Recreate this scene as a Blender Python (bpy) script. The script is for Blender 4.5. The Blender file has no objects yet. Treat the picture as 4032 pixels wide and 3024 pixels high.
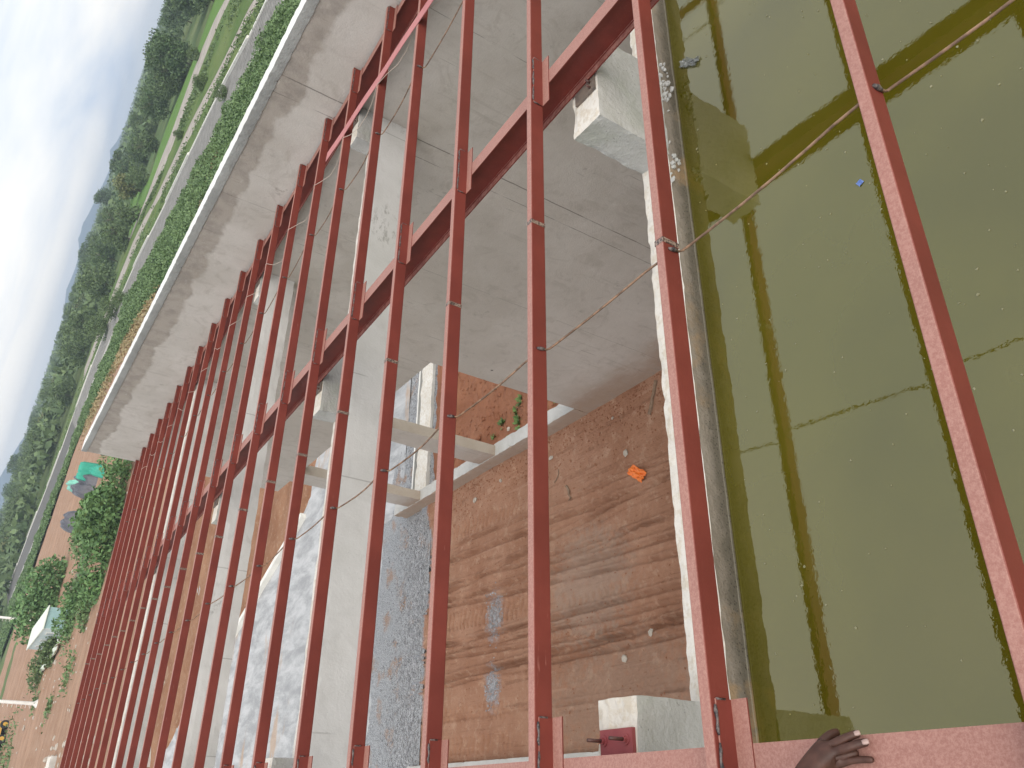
import bpy, bmesh, math, random
from mathutils import Vector, Matrix, noise
R = math.radians
rnd = random.Random(7)
sc = bpy.context.scene
col = sc.collection

# ------------------------------------------------------------------ camera
cam_d = bpy.data.cameras.new('camera')
cam_d.sensor_fit = 'HORIZONTAL'; cam_d.sensor_width = 36.0
cam_d.lens = 36.0 * 3146.276 / 4032.0
cam_d.clip_start = 0.05; cam_d.clip_end = 20000
cam = bpy.data.objects.new('camera', cam_d); col.objects.link(cam)
rx = Vector((0.006996, -0.558284, -0.829620))      # picture right
ry = Vector((-0.881510, 0.388251, -0.268703))      # picture down
rz = Vector((0.472114, 0.733198, -0.489416))       # forward
m3 = Matrix((rx, -ry, -rz)).transposed()
cam.matrix_world = Matrix.Translation((0, 0, 10.8)) @ m3.to_4x4()
sc.camera = cam

# ------------------------------------------------------------------ sky, sun, exposure
SUN_EL, SUN_AZ = R(44), R(192)
w = bpy.data.worlds.new('World'); sc.world = w; w.use_nodes = True
nt = w.node_tree; nt.nodes.clear()
def N(t, ty, **kw):
    n = t.nodes.new(ty)
    for k, v in kw.items(): setattr(n, k, v)
    return n
wo = N(nt, 'ShaderNodeOutputWorld'); sky = N(nt, 'ShaderNodeTexSky', sky_type='NISHITA', sun_disc=False)
sky.sun_elevation = SUN_EL; sky.sun_rotation = SUN_AZ; sky.dust_density = 3.0; sky.air_density = 1.0
b1 = N(nt, 'ShaderNodeBackground'); b1.inputs[1].default_value = 0.10
nt.links.new(sky.outputs[0], b1.inputs[0])
tc = N(nt, 'ShaderNodeTexCoord'); sp = N(nt, 'ShaderNodeSeparateXYZ'); nt.links.new(tc.outputs['Generated'], sp.inputs[0])
def wm(op, a, b=None):
    n = N(nt, 'ShaderNodeMath', operation=op)
    for i, v in enumerate((a, b)):
        if v is None: continue
        if isinstance(v, (int, float)): n.inputs[i].default_value = v
        else: nt.links.new(v, n.inputs[i])
    return n.outputs[0]
zc = wm('ADD', wm('MAXIMUM', sp.outputs[2], 0.0), 0.16)
cb = N(nt, 'ShaderNodeCombineXYZ')
nt.links.new(wm('DIVIDE', sp.outputs[0], zc), cb.inputs[0]); nt.links.new(wm('DIVIDE', sp.outputs[1], zc), cb.inputs[1])
n1 = N(nt, 'ShaderNodeTexNoise'); n1.inputs['Scale'].default_value = 0.62; n1.inputs['Detail'].default_value = 6; n1.inputs['Roughness'].default_value = 0.52; n1.inputs['Distortion'].default_value = 0.5
nt.links.new(cb.outputs[0], n1.inputs['Vector'])
cr = N(nt, 'ShaderNodeValToRGB'); e = cr.color_ramp.elements
e[0].position = 0.36; e[0].color = (0.53, 0.61, 0.74, 1); e[1].position = 0.62; e[1].color = (0.94, 0.915, 0.88, 1)
x = e.new(0.5); x.color = (0.77, 0.79, 0.825, 1)
nt.links.new(n1.outputs[0], cr.inputs[0])
b2 = N(nt, 'ShaderNodeBackground'); b2.inputs[1].default_value = 0.80
nt.links.new(cr.outputs[0], b2.inputs[0])
ms = N(nt, 'ShaderNodeMixShader'); ms.inputs[0].default_value = 0.86
nt.links.new(b1.outputs[0], ms.inputs[1]); nt.links.new(b2.outputs[0], ms.inputs[2]); nt.links.new(ms.outputs[0], wo.inputs[0])
sl_ = bpy.data.lights.new('sun', 'SUN'); sl_.energy = 1.5; sl_.angle = R(60); sl_.color = (1.0, 0.95, 0.87)
sun = bpy.data.objects.new('sun', sl_); col.objects.link(sun)
sd = Vector((math.sin(SUN_AZ) * math.cos(SUN_EL), math.cos(SUN_AZ) * math.cos(SUN_EL), math.sin(SUN_EL)))
sun.rotation_euler = sd.to_track_quat('Z', 'Y').to_euler(); sun.location = (0, 0, 60)
vs = sc.view_settings; vs.view_transform = 'Standard'; vs.look = 'None'; vs.exposure = 0.80; vs.gamma = 1.0; vs.use_curve_mapping = False
sc.cycles.max_bounces = 5; sc.cycles.diffuse_bounces = 4; sc.cycles.glossy_bounces = 2; sc.cycles.adaptive_threshold = 0.02
sc.cycles.transmission_bounces = 4; sc.cycles.volume_bounces = 0; sc.cycles.use_denoising = True

# ------------------------------------------------------------------ materials
MATS = {}
class MT:
    """small node-graph helper: world position driven procedural material"""
    def __init__(s, name, rough=0.8, spec=0.3):
        s.m = bpy.data.materials.new(name); s.m.use_nodes = True; s.t = s.m.node_tree; MATS[name] = s.m
        s.b = s.t.nodes['Principled BSDF']; s.b.inputs['Roughness'].default_value = rough
        s.b.inputs['Specular IOR Level'].default_value = spec
        s.g = s.t.nodes.new('ShaderNodeNewGeometry'); s.pos = s.g.outputs['Position']
    def ln(s, a, b): s.t.links.new(a, b)
    def val(s, inp, v):
        if isinstance(v, (int, float)): inp.default_value = v
        elif isinstance(v, (tuple, list)): inp.default_value = tuple(v) + ((1,) if len(v) == 3 and inp.type == 'RGBA' else ())
        else: s.ln(v, inp)
    def scalev(s, sx, sy, sz, off=(0, 0, 0)):
        n = N(s.t, 'ShaderNodeMapping'); s.ln(s.pos, n.inputs[0]); n.inputs['Scale'].default_value = (sx, sy, sz); n.inputs['Location'].default_value = off
        return n.outputs[0]
    def noise(s, scale, detail=4, rough=0.55, vec=None, dist=0.0):
        n = N(s.t, 'ShaderNodeTexNoise'); s.ln(vec or s.pos, n.inputs['Vector'])
        n.inputs['Scale'].default_value = scale; n.inputs['Detail'].default_value = min(detail, 5); n.inputs['Roughness'].default_value = rough; n.inputs['Distortion'].default_value = dist
        return n.outputs[0]
    def voro(s, scale, vec=None, feat='F1'):
        n = N(s.t, 'ShaderNodeTexVoronoi', feature=feat); s.ln(vec or s.pos, n.inputs['Vector']); n.inputs['Scale'].default_value = scale
        return n.outputs[0]
    def math(s, op, a, b=None, c=None, clamp=False):
        n = N(s.t, 'ShaderNodeMath', operation=op, use_clamp=clamp)
        for i, v in enumerate((a, b, c)):
            if v is not None: s.val(n.inputs[i], v)
        return n.outputs[0]
    def step(s, v, a, b):
        n = N(s.t, 'ShaderNodeMapRange', interpolation_type='SMOOTHSTEP'); s.ln(v, n.inputs[0])
        n.inputs[1].default_value = a; n.inputs[2].default_value = b
        return n.outputs[0]
    def mix(s, f, a, b):
        n = N(s.t, 'ShaderNodeMix', data_type='RGBA'); s.val(n.inputs[0], f); s.val(n.inputs[6], a); s.val(n.inputs[7], b)
        return n.outputs[2]
    def xyz(s):
        n = N(s.t, 'ShaderNodeSeparateXYZ'); s.ln(s.pos, n.inputs[0]); return n.outputs
    def nz(s):
        n = N(s.t, 'ShaderNodeSeparateXYZ'); s.ln(s.g.outputs['Normal'], n.inputs[0]); return n.outputs[2]
    def bump(s, h, strength=0.5, dist=0.02):
        n = N(s.t, 'ShaderNodeBump'); s.val(n.inputs['Height'], h); n.inputs['Strength'].default_value = strength; n.inputs['Distance'].default_value = dist
        s.ln(n.outputs[0], s.b.inputs['Normal'])
    def colour(s, c): s.val(s.b.inputs['Base Color'], c); return s.m

def simple(name, c1, c2, scale=8, rough=0.8, spec=0.3, bump=0.0, bd=0.02, detail=5):
    k = MT(name, rough, spec); n = k.noise(scale, detail)
    if bump: k.bump(k.noise(scale * 2, 6), bump, bd)
    return k.colour(k.mix(k.step(n, 0.3, 0.7), c1, c2))

# red-oxide primer on steel, dust and sky sheen painted where it faces up
k = MT('red_oxide_primer', 0.55, 0.28)
a = k.mix(k.step(k.noise(3.0, 6, 0.6), 0.3, 0.75), (0.145, 0.030, 0.022), (0.188, 0.040, 0.029))
a = k.mix(k.math('MULTIPLY', k.step(k.noise(30, 5, 0.7, k.scalev(0.5, 1, 1)), 0.60, 0.72), 0.45), a, (0.15, 0.035, 0.03))
scr = k.step(k.noise(42, 3, 0.6, k.scalev(0.12, 1, 1)), 0.70, 0.78)
a = k.mix(k.math('MULTIPLY', scr, 0.35), a, (0.55, 0.25, 0.21))
dust = k.math('MULTIPLY', k.step(k.nz(), 0.55, 0.95), k.math('ADD', 0.37, k.math('MULTIPLY', k.step(k.noise(95, 8, 0.85), 0.38, 0.64), 0.26)))
a = k.mix(dust, a, (0.53, 0.315, 0.255))
k.bump(k.noise(60, 5, 0.6), 0.22, 0.004); k.colour(a)
k = MT('red_oxide_dark', 0.5, 0.35)
a = k.mix(k.step(k.noise(9.0, 6, 0.6), 0.3, 0.75), (0.135, 0.023, 0.017), (0.175, 0.030, 0.022))
a = k.mix(k.math('MULTIPLY', k.step(k.noise(160, 2, 0.6), 0.66, 0.74), 0.5), a, (0.42, 0.17, 0.14))
dust = k.math('MULTIPLY', k.step(k.nz(), 0.55, 0.95), k.math('ADD', 0.22, k.math('MULTIPLY', k.step(k.noise(22, 8, 0.75), 0.4, 0.66), 0.4)))  # pale up-facing mix: settled dust plus sky sheen put into the colour
a = k.mix(dust, a, (0.50, 0.285, 0.235))
k.bump(k.noise(70, 5, 0.6), 0.2, 0.004); k.colour(a)
k = MT('burnt_weld', 0.45, 0.6)
k.bump(k.noise(120, 4), 0.8, 0.01); k.colour(k.mix(k.step(k.noise(60, 4), 0.4, 0.6), (0.03, 0.028, 0.03), (0.16, 0.13, 0.12)))
k = MT('ground_seam', 0.5, 0.5)
k.colour(k.mix(k.step(k.noise(90, 3), 0.45, 0.55), (0.06, 0.04, 0.035), (0.26, 0.19, 0.15)))
k = MT('rusty_bar', 0.75, 0.3)
k.bump(k.noise(160, 3), 0.6, 0.004)
k.colour(k.mix(k.step(k.noise(18, 5, 0.6), 0.4, 0.62), (0.15, 0.095, 0.065), (0.31, 0.19, 0.12)))
simple('pink_flat_bar', (0.46, 0.17, 0.17), (0.52, 0.21, 0.20), 5, 0.45, 0.4)
simple('pale_cable', (0.50, 0.40, 0.33), (0.56, 0.46, 0.38), 8, 0.6)
simple('steel_grey', (0.10, 0.085, 0.075), (0.19, 0.15, 0.12), 14, 0.6, 0.5)
simple('bolt_dark', (0.07, 0.035, 0.03), (0.12, 0.05, 0.04), 30, 0.5, 0.5)
simple('plate_maroon', (0.24, 0.055, 0.06), (0.29, 0.075, 0.075), 10, 0.6, 0.3)

def concrete(name, c1, c2, spots=0.5, bumpv=0.25, extra=None, rough=0.85):
    k = MT(name, rough, 0.25)
    a = k.mix(k.step(k.noise(0.9, 5, 0.6), 0.3, 0.72), c1, c2)
    a = k.mix(k.math('MULTIPLY', k.step(k.noise(4.5, 8, 0.7, dist=0.6), 0.5, 0.75), 0.25), a, tuple(v * 0.72 for v in c1))
    sp_ = k.step(k.voro(24, k.scalev(1, 1, 1.4)), 0.10, 0.055)
    gate = k.step(k.noise(2.1, 2), 0.5, 0.62)
    a = k.mix(k.math('MULTIPLY', k.math('MULTIPLY', sp_, gate), spots), a, (0.10, 0.09, 0.08))
    if extra: a = extra(k, a)
    h = k.math('ADD', k.math('MULTIPLY', k.noise(35, 8, 0.65), 0.6), k.math('MULTIPLY', k.noise(7, 6, 0.6), 0.8))
    k.bump(h, bumpv, 0.02)
    return k.colour(a)

def side_extra(k, a):
    X, Y, Z = k.xyz()
    # run-off stain under the coping
    edge = k.math('ADD', Z, k.math('MULTIPLY', k.math('SUBTRACT', k.noise(1.3, 7, 0.6), 0.5), 0.55))
    st = k.step(edge, 9.00, 9.08)
    a = k.mix(k.math('MULTIPLY', st, 0.72), a, k.mix(k.step(k.noise(3.2, 7, 0.7), 0.42, 0.66), (0.36, 0.31, 0.262), (0.235, 0.20, 0.168)))
    # browner, slightly darker tone lower down the wall
    low = k.step(k.math('ADD', Z, k.math('MULTIPLY', k.noise(0.6, 4), 1.6)), 8.3, 6.4)
    a = k.mix(k.math('MULTIPLY', low, 0.35), a, (0.44, 0.385, 0.33))
    # mud splashed on the foot
    mud = k.step(k.math('ADD', Z, k.math('MULTIPLY', k.math('SUBTRACT', k.noise(1.1, 7, 0.62, k.scalev(1, 0.45, 1)), 0.5), 1.7)), 1.35, 0.25)
    a = k.mix(k.math('MULTIPLY', mud, 0.8), a, k.mix(k.noise(6, 5), (0.27, 0.17, 0.11), (0.36, 0.255, 0.18)))
    # plank marks of the shuttering
    pl = k.step(k.noise(26, 2, 0.5, k.scalev(1, 1, 0.05)), 0.70, 0.76)
    pl = k.math('MULTIPLY', pl, k.step(k.noise(0.9, 3), 0.46, 0.6))
    a = k.mix(k.math('MULTIPLY', k.step(k.noise(2.4, 6, 0.7, None, 1.2), 0.50, 0.68), 0.36), a, (0.34, 0.295, 0.25))
    for yl, wl in ((7.49, 0.014), (7.80, 0.008), (3.3, 0.006), (5.6, 0.006), (10.1, 0.005)):
        jn_ = k.step(k.math('ABSOLUTE', k.math('SUBTRACT', k.math('ADD', Y, k.math('MULTIPLY', k.noise(3, 3), 0.03)), yl + 0.015)), wl, wl * 0.4)
        a = k.mix(k.math('MULTIPLY', k.math('MULTIPLY', jn_, k.step(k.noise(1.7, 3), 0.36, 0.5)), 0.75), a, (0.15, 0.13, 0.115))
    a = k.mix(k.math('MULTIPLY', pl, 0.5), a, (0.16, 0.14, 0.125))
    th = k.step(k.voro(0.85), 0.030, 0.018)
    a = k.mix(k.math('MULTIPLY', th, 0.85), a, (0.07, 0.06, 0.05))
    dr = k.math('MULTIPLY', k.step(k.noise(1.0, 4, 0.6, k.scalev(1, 9, 0.5)), 0.56, 0.70), k.step(k.noise(0.7, 3), 0.42, 0.6))
    a = k.mix(k.math('MULTIPLY', dr, 0.30), a, (0.27, 0.232, 0.195))
    pt = k.math('MULTIPLY', k.step(k.noise(5.5, 5, 0.75, k.scalev(1, 1, 0.6)), 0.60, 0.66), k.step(k.noise(1.0, 2, 0.5, k.scalev(1, 1, 1, (9, 2, 0))), 0.52, 0.62))
    a = k.mix(k.math('MULTIPLY', pt, 0.45), a, (0.24, 0.21, 0.18))
    str_ = k.step(k.noise(9, 6, 0.7, k.scalev(1, 0.28, 1.2)), 0.62, 0.70)
    return k.mix(k.math('MULTIPLY', str_, 0.32), a, (0.64, 0.60, 0.55))
concrete('concrete_side_wall', (0.50, 0.457, 0.408), (0.60, 0.556, 0.508), 0.8, 0.35, side_extra)
def beam_extra(k, a):
    X, Y, Z = k.xyz()
    blot = k.math('MULTIPLY', k.step(k.noise(0.75, 4, 0.6), 0.56, 0.66), k.step(k.noise(7, 6, 0.75, k.scalev(1, 1, 2.5)), 0.5, 0.6))
    a = k.mix(k.math('MULTIPLY', blot, 0.55), a, (0.17, 0.16, 0.14))
    ln = k.step(k.math('ABSOLUTE', k.math('SUBTRACT', k.math('FRACT', k.math('MULTIPLY', X, 0.82)), 0.5)), 0.008, 0.003)
    a = k.mix(k.math('MULTIPLY', k.math('MULTIPLY', ln, k.step(k.noise(1.1, 3), 0.45, 0.6)), 0.5), a, (0.22, 0.21, 0.20))
    gr = k.step(k.noise(0.5, 3), 0.5, 0.7)
    return k.mix(k.math('MULTIPLY', gr, 0.3), a, (0.40, 0.41, 0.36))
concrete('concrete_beam', (0.56, 0.555, 0.535), (0.66, 0.655, 0.64), 0.6, 0.28, beam_extra)
def rough_extra(k, a):
    v = k.step(k.voro(30), 0.12, 0.5)
    return k.mix(k.math('MULTIPLY', k.step(k.noise(14, 6, 0.7), 0.46, 0.6), 0.5), a, (0.50, 0.42, 0.30))
concrete('concrete_fresh_top', (0.62, 0.58, 0.51), (0.72, 0.69, 0.63), 0.7, 0.7, rough_extra)
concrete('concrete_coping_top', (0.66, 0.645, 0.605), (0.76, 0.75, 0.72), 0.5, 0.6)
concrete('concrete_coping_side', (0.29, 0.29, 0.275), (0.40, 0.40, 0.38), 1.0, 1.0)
def mossy_extra(k, a):
    X, Y, Z = k.xyz()
    wet = k.step(k.math('ADD', Z, k.math('MULTIPLY', k.math('SUBTRACT', k.noise(5, 6, 0.7), 0.5), 0.16)), 7.84, 7.76)
    a = k.mix(k.math('MULTIPLY', wet, 0.75), a, (0.085, 0.075, 0.055))
    pit = k.math('MULTIPLY', k.step(k.voro(55), 0.32, 0.16), k.step(k.math('ADD', Z, k.math('MULTIPLY', k.noise(4, 4, 0.7), 0.16)), 7.93, 7.84))
    a = k.mix(k.math('MULTIPLY', pit, 0.85), a, (0.04, 0.034, 0.026))
    ru = k.math('MULTIPLY', k.step(k.noise(1.4, 5, 0.65), 0.5, 0.62), k.step(k.noise(6, 5), 0.4, 0.6))
    a = k.mix(k.math('MULTIPLY', ru, 0.6), a, (0.33, 0.21, 0.10))
    sc_ = k.step(k.math('ABSOLUTE', k.math('SUBTRACT', Z, 7.733)), 0.006, 0.002)
    return k.mix(k.math('MULTIPLY', sc_, 0.45), a, (0.36, 0.34, 0.27))
concrete('concrete_water_face', (0.185, 0.155, 0.12), (0.29, 0.255, 0.215), 1.0, 0.9, mossy_extra)
def stub_extra(k, a):
    g = k.math('MULTIPLY', k.step(k.noise(3.0, 5, 0.6), 0.48, 0.66), 0.5)
    a = k.mix(g, a, (0.37, 0.385, 0.33))
    hc = k.math('MULTIPLY', k.step(k.voro(42), 0.22, 0.1), k.step(k.noise(3.6, 4, 0.6), 0.52, 0.6))
    return k.mix(k.math('MULTIPLY', hc, 0.75), a, (0.14, 0.13, 0.115))
concrete('concrete_stub', (0.41, 0.405, 0.39), (0.50, 0.495, 0.475), 0.8, 0.7, stub_extra)
concrete('concrete_pier', (0.40, 0.355, 0.29), (0.47, 0.43, 0.37), 0.3, 0.3, lambda k, a: k.mix(k.math('MULTIPLY', k.step(k.xyz()[2], 1.0, 0.2), 0.6), a, (0.27, 0.18, 0.12)))
concrete('concrete_sill', (0.40, 0.385, 0.35), (0.52, 0.505, 0.47), 1.0, 1.0)

def earth(name, c1, c2, c3, masks=None, bumpv=0.6):
    k = MT(name, 0.95, 0.1)
    a = k.mix(k.step(k.noise(0.55, 6, 0.62), 0.32, 0.7), c1, c2)
    a = k.mix(k.step(k.noise(3.5, 8, 0.7), 0.5, 0.72), a, c3)
    a = k.mix(k.math('MULTIPLY', k.step(k.noise(38, 4, 0.7), 0.62, 0.72), 0.5), a, tuple(v * 1.45 for v in c2))
    a = k.mix(k.math('MULTIPLY', k.step(k.noise(21, 5, 0.75), 0.40, 0.30), 0.55), a, tuple(v * 0.55 for v in c1))
    if masks: a = masks(k, a)
    k.bump(k.math('ADD', k.noise(11, 9, 0.7), k.math('MULTIPLY', k.noise(55, 5, 0.7), 0.4)), bumpv, 0.06)
    return k.colour(a)
def ell(k, X, Y, cx, cy, ax, ay, n, soft=0.5):
    dx = k.math('DIVIDE', k.math('SUBTRACT', X, cx), ax); dy = k.math('DIVIDE', k.math('SUBTRACT', Y, cy), ay)
    r2 = k.math('ADD', k.math('MULTIPLY', dx, dx), k.math('MULTIPLY', dy, dy))
    return k.step(k.math('ADD', r2, k.math('MULTIPLY', k.math('SUBTRACT', n, 0.5), 4.0)), 1.3, 1.3 - soft)
def floor_masks(k, a):
    X, Y, Z = k.xyz(); n = k.noise(5, 7, 0.7)
    gcol = k.mix(k.step(k.voro(30), 0.15, 0.55), (0.17, 0.17, 0.18), (0.36, 0.37, 0.39))
    sk = k.noise(1.0, 5, 0.65, k.scalev(5.5, 0.28, 1), 0.4)
    a = k.mix(k.math('MULTIPLY', k.math('MULTIPLY', k.step(sk, 0.54, 0.66), k.step(k.noise(2.6, 5, 0.75), 0.34, 0.62)), 0.55), a, (0.19, 0.086, 0.05))
    a = k.mix(k.math('MULTIPLY', k.step(sk, 0.42, 0.34), 0.55), a, (0.46, 0.275, 0.185))
    a = k.mix(k.math('MULTIPLY', k.step(k.noise(1.3, 5, 0.65, k.scalev(16, 0.6, 1, (5, 0, 0))), 0.60, 0.68), 0.45), a, (0.19, 0.085, 0.052))
    for (cx, cy, ax, ay, s_) in ((4.25, 16.85, 0.62, 0.42, 0.75), (2.6, 16.9, 0.55, 0.36, 0.75)):
        a = k.mix(k.math('MULTIPLY', ell(k, X, Y, cx, cy, ax, ay, n, 1.6), s_), a, gcol)
    dust = k.mix(k.noise(30, 4), (0.33, 0.24, 0.18), (0.40, 0.32, 0.26))
    a = k.mix(k.math('MULTIPLY', ell(k, X, Y, 4.3, 13.2, 1.3, 1.5, n, 1.2), 0.55), a, dust)
    a = k.mix(k.math('MULTIPLY', ell(k, X, Y, 1.9, 12.4, 1.3, 2.6, n, 1.2), 0.45), a, (0.30, 0.22, 0.165))
    g = k.step(k.math('ADD', Y, k.math('MULTIPLY', k.math('SUBTRACT', k.noise(0.9, 6, 0.6), 0.5), 1.1)), 20.35, 20.6)
    return k.mix(g, a, gcol)
earth('red_laterite', (0.335, 0.170, 0.104), (0.42, 0.235, 0.152), (0.47, 0.295, 0.20), floor_masks, 0.9)
earth('rough_soil', (0.26, 0.13, 0.075), (0.34, 0.19, 0.115), (0.39, 0.25, 0.165), None, 1.0)
earth('red_bank_soil', (0.25, 0.105, 0.058), (0.33, 0.155, 0.09), (0.28, 0.12, 0.07))
def far_masks(k, a):
    X, Y, Z = k.xyz()
    st = k.step(k.noise(0.22, 6, 0.65, k.scalev(0.35, 1.6, 1)), 0.5, 0.62)
    a = k.mix(k.math('MULTIPLY', st, 0.6), a, (0.44, 0.28, 0.19))
    gr = k.math('MULTIPLY', k.step(k.noise(0.045, 5, 0.6), 0.60, 0.68), k.step(k.noise(1.1, 5, 0.7), 0.45, 0.6))
    return k.mix(k.math('MULTIPLY', gr, 0.5), a, (0.12, 0.14, 0.045))
earth('site_soil', (0.30, 0.175, 0.11), (0.37, 0.24, 0.165), (0.42, 0.30, 0.215), far_masks, 1.0)
k = MT('gravel', 0.9, 0.3)
v = k.voro(26); a = k.mix(k.step(v, 0.1, 0.6), (0.23, 0.232, 0.236), (0.44, 0.445, 0.45))
a = k.mix(k.math('MULTIPLY', k.step(k.noise(1.2, 5), 0.55, 0.68), 0.7), a, (0.40, 0.24, 0.15))
k.bump(k.math('ADD', v, k.noise(30, 4)), 1.0, 0.05); k.colour(a)
simple('gravel_stone', (0.19, 0.19, 0.195), (0.42, 0.42, 0.43), 9, 0.85, 0.3)
k = MT('slurry', 0.95, 0.1)
st = k.noise(1.6, 5, 0.72, k.scalev(1, 0.35, 1), 0.25)
a = k.mix(k.step(st, 0.35, 0.66), (0.31, 0.312, 0.312), (0.49, 0.49, 0.485))
a = k.mix(k.math('MULTIPLY', k.step(k.noise(0.35, 6, 0.65, k.scalev(0.5, 1.4, 1)), 0.57, 0.66), 0.75), a, (0.42, 0.30, 0.21))
k.bump(k.noise(6, 8, 0.7), 0.5, 0.04); k.colour(a)

k = MT('murky_water', 0.04, 0.5)
a = k.mix(k.step(k.noise(0.8, 4, 0.55), 0.35, 0.68), (0.064, 0.056, 0.004), (0.086, 0.076, 0.007))
k.colour(a); k.b.inputs['IOR'].default_value = 2.25; k.b.inputs['Specular Tint'].default_value = (1.0, 0.94, 0.66, 1)
k.bump(k.math('ADD', k.noise(22, 3, 0.5), k.math('MULTIPLY', k.noise(70, 2, 0.5), 0.35)), 0.014, 0.02)
k.b.inputs['Roughness'].default_value = 0.0
simple('scum', (0.20, 0.19, 0.11), (0.28, 0.265, 0.18), 20, 0.8)
simple('blue_wrapper', (0.10, 0.17, 0.42), (0.16, 0.24, 0.52), 30, 0.4)
simple('orange_plastic', (0.75, 0.15, 0.02), (0.85, 0.24, 0.04), 12, 0.4, 0.5)
simple('old_wood', (0.20, 0.13, 0.085), (0.29, 0.205, 0.14), 14, 0.9)
simple('pale_stone', (0.36, 0.31, 0.25), (0.50, 0.45, 0.385), 12, 0.9)
k = MT('clear_plastic', 0.12, 0.6); k.colour((0.55, 0.57, 0.55)); k.b.inputs['Transmission Weight'].default_value = 0.75
simple('skin', (0.050, 0.022, 0.015), (0.088, 0.039, 0.027), 26, 0.5, 0.35, 0.25, 0.004)
simple('nail', (0.33, 0.22, 0.19), (0.40, 0.28, 0.245), 40, 0.3, 0.5)
simple('sleeve_cloth', (0.06, 0.07, 0.10), (0.09, 0.10, 0.13), 60, 0.9)

def leaf(name, c1, c2, c3):
    k = MT(name, 0.6, 0.25)
    r = k.g.outputs['Random Per Island']
    a = k.mix(r, c1, c2); a = k.mix(k.step(k.noise(0.35, 4), 0.5, 0.7), a, c3)
    k.b.inputs['Subsurface Weight'].default_value = 0.0
    return k.colour(a)
leaf('leaf_bank', (0.09, 0.15, 0.06), (0.17, 0.25, 0.105), (0.13, 0.205, 0.08))
leaf('leaf_bush', (0.075, 0.15, 0.055), (0.165, 0.28, 0.105), (0.12, 0.225, 0.075))
leaf('leaf_tree_dark', (0.06, 0.10, 0.045), (0.13, 0.19, 0.08), (0.09, 0.155, 0.06))
leaf('leaf_tree_mid', (0.075, 0.12, 0.05), (0.15, 0.205, 0.085), (0.115, 0.175, 0.065))
leaf('leaf_tree_yellow', (0.10, 0.13, 0.05), (0.25, 0.25, 0.105), (0.15, 0.18, 0.07))
leaf('leaf_weed', (0.07, 0.13, 0.04), (0.16, 0.23, 0.07), (0.11, 0.18, 0.05))
leaf('leaf_dry', (0.26, 0.20, 0.10), (0.36, 0.29, 0.16), (0.18, 0.19, 0.08))
simple('bark', (0.13, 0.10, 0.075), (0.22, 0.18, 0.14), 6, 0.9)
def greens(name, c1, c2, c3, s1=0.06, s2=0.9):
    k = MT(name, 0.9, 0.1)
    a = k.mix(k.step(k.noise(s1, 5, 0.6), 0.35, 0.68), c1, c2)
    a = k.mix(k.math('MULTIPLY', k.step(k.noise(s2, 6, 0.7), 0.48, 0.66), 0.6), a, c3)
    k.bump(k.noise(2.2, 6, 0.7), 0.6, 0.3)
    return k.colour(a)
greens('meadow', (0.085, 0.145, 0.04), (0.14, 0.185, 0.06), (0.10, 0.13, 0.05))
greens('meadow_bright', (0.105, 0.20, 0.045), (0.13, 0.225, 0.055), (0.09, 0.165, 0.04))
greens('scrub_ground', (0.075, 0.125, 0.045), (0.14, 0.18, 0.07), (0.19, 0.19, 0.09), 0.012, 0.12)
greens('undergrowth_floor', (0.05, 0.10, 0.03), (0.08, 0.15, 0.04), (0.04, 0.075, 0.022), 0.2, 1.4)
k = MT('channel_lining', 0.9, 0.2)
a = k.mix(k.step(k.noise(0.25, 6, 0.7), 0.35, 0.66), (0.30, 0.265, 0.225), (0.41, 0.37, 0.325))
a = k.mix(k.math('MULTIPLY', k.step(k.noise(0.8, 5, 0.7), 0.55, 0.66), 0.5), a, (0.20, 0.17, 0.14)); k.colour(a)
simple('channel_floor', (0.36, 0.34, 0.31), (0.43, 0.41, 0.38), 0.3, 0.9)
simple('block_grey', (0.20, 0.193, 0.18), (0.275, 0.268, 0.25), 0.9, 0.9)
simple('block_joint', (0.11, 0.105, 0.095), (0.14, 0.135, 0.125), 0.9, 0.95)
simple('white_kerb', (0.66, 0.64, 0.58), (0.76, 0.74, 0.68), 1.5, 0.9)
k = MT('green_tarp', 0.5, 0.4); k.bump(k.noise(1.6, 6, 0.6), 0.6, 0.15); k.colour(k.mix(k.noise(0.8, 5), (0.02, 0.26, 0.18), (0.05, 0.42, 0.30)))
k = MT('pale_green_tarp', 0.5, 0.4); k.bump(k.noise(1.6, 6, 0.6), 0.6, 0.15); k.colour(k.mix(k.noise(0.8, 5), (0.14, 0.46, 0.36), (0.28, 0.60, 0.48)))
k = MT('black_tarp', 0.4, 0.5); k.bump(k.noise(1.8, 6, 0.6), 0.8, 0.2); k.colour(k.mix(k.noise(0.8, 5), (0.05, 0.05, 0.06), (0.12, 0.12, 0.14)))
simple('cabin_teal', (0.30, 0.46, 0.47), (0.36, 0.52, 0.52), 0.8, 0.5, 0.4)
simple('cabin_roof', (0.68, 0.72, 0.62), (0.74, 0.77, 0.68), 0.8, 0.5, 0.4)
simple('cabin_white', (0.60, 0.70, 0.70), (0.68, 0.76, 0.76), 0.8, 0.5)
simple('window_dark', (0.45, 0.52, 0.56), (0.60, 0.66, 0.70), 1.0, 0.2, 0.6)
simple('pole_white', (0.66, 0.64, 0.60), (0.74, 0.72, 0.68), 2, 0.7)
simple('truck_yellow', (0.60, 0.36, 0.06), (0.66, 0.42, 0.09), 1, 0.5, 0.4)
simple('truck_dark', (0.06, 0.06, 0.065), (0.10, 0.10, 0.105), 1, 0.5, 0.4)
simple('tyre_black', (0.025, 0.025, 0.025), (0.04, 0.04, 0.04), 4, 0.8)
simple('hill_haze_blue', (0.07, 0.115, 0.15), (0.09, 0.14, 0.175), 0.004, 1.0, 0.0)  # blue of the distant haze is put into the hill colour
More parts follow.
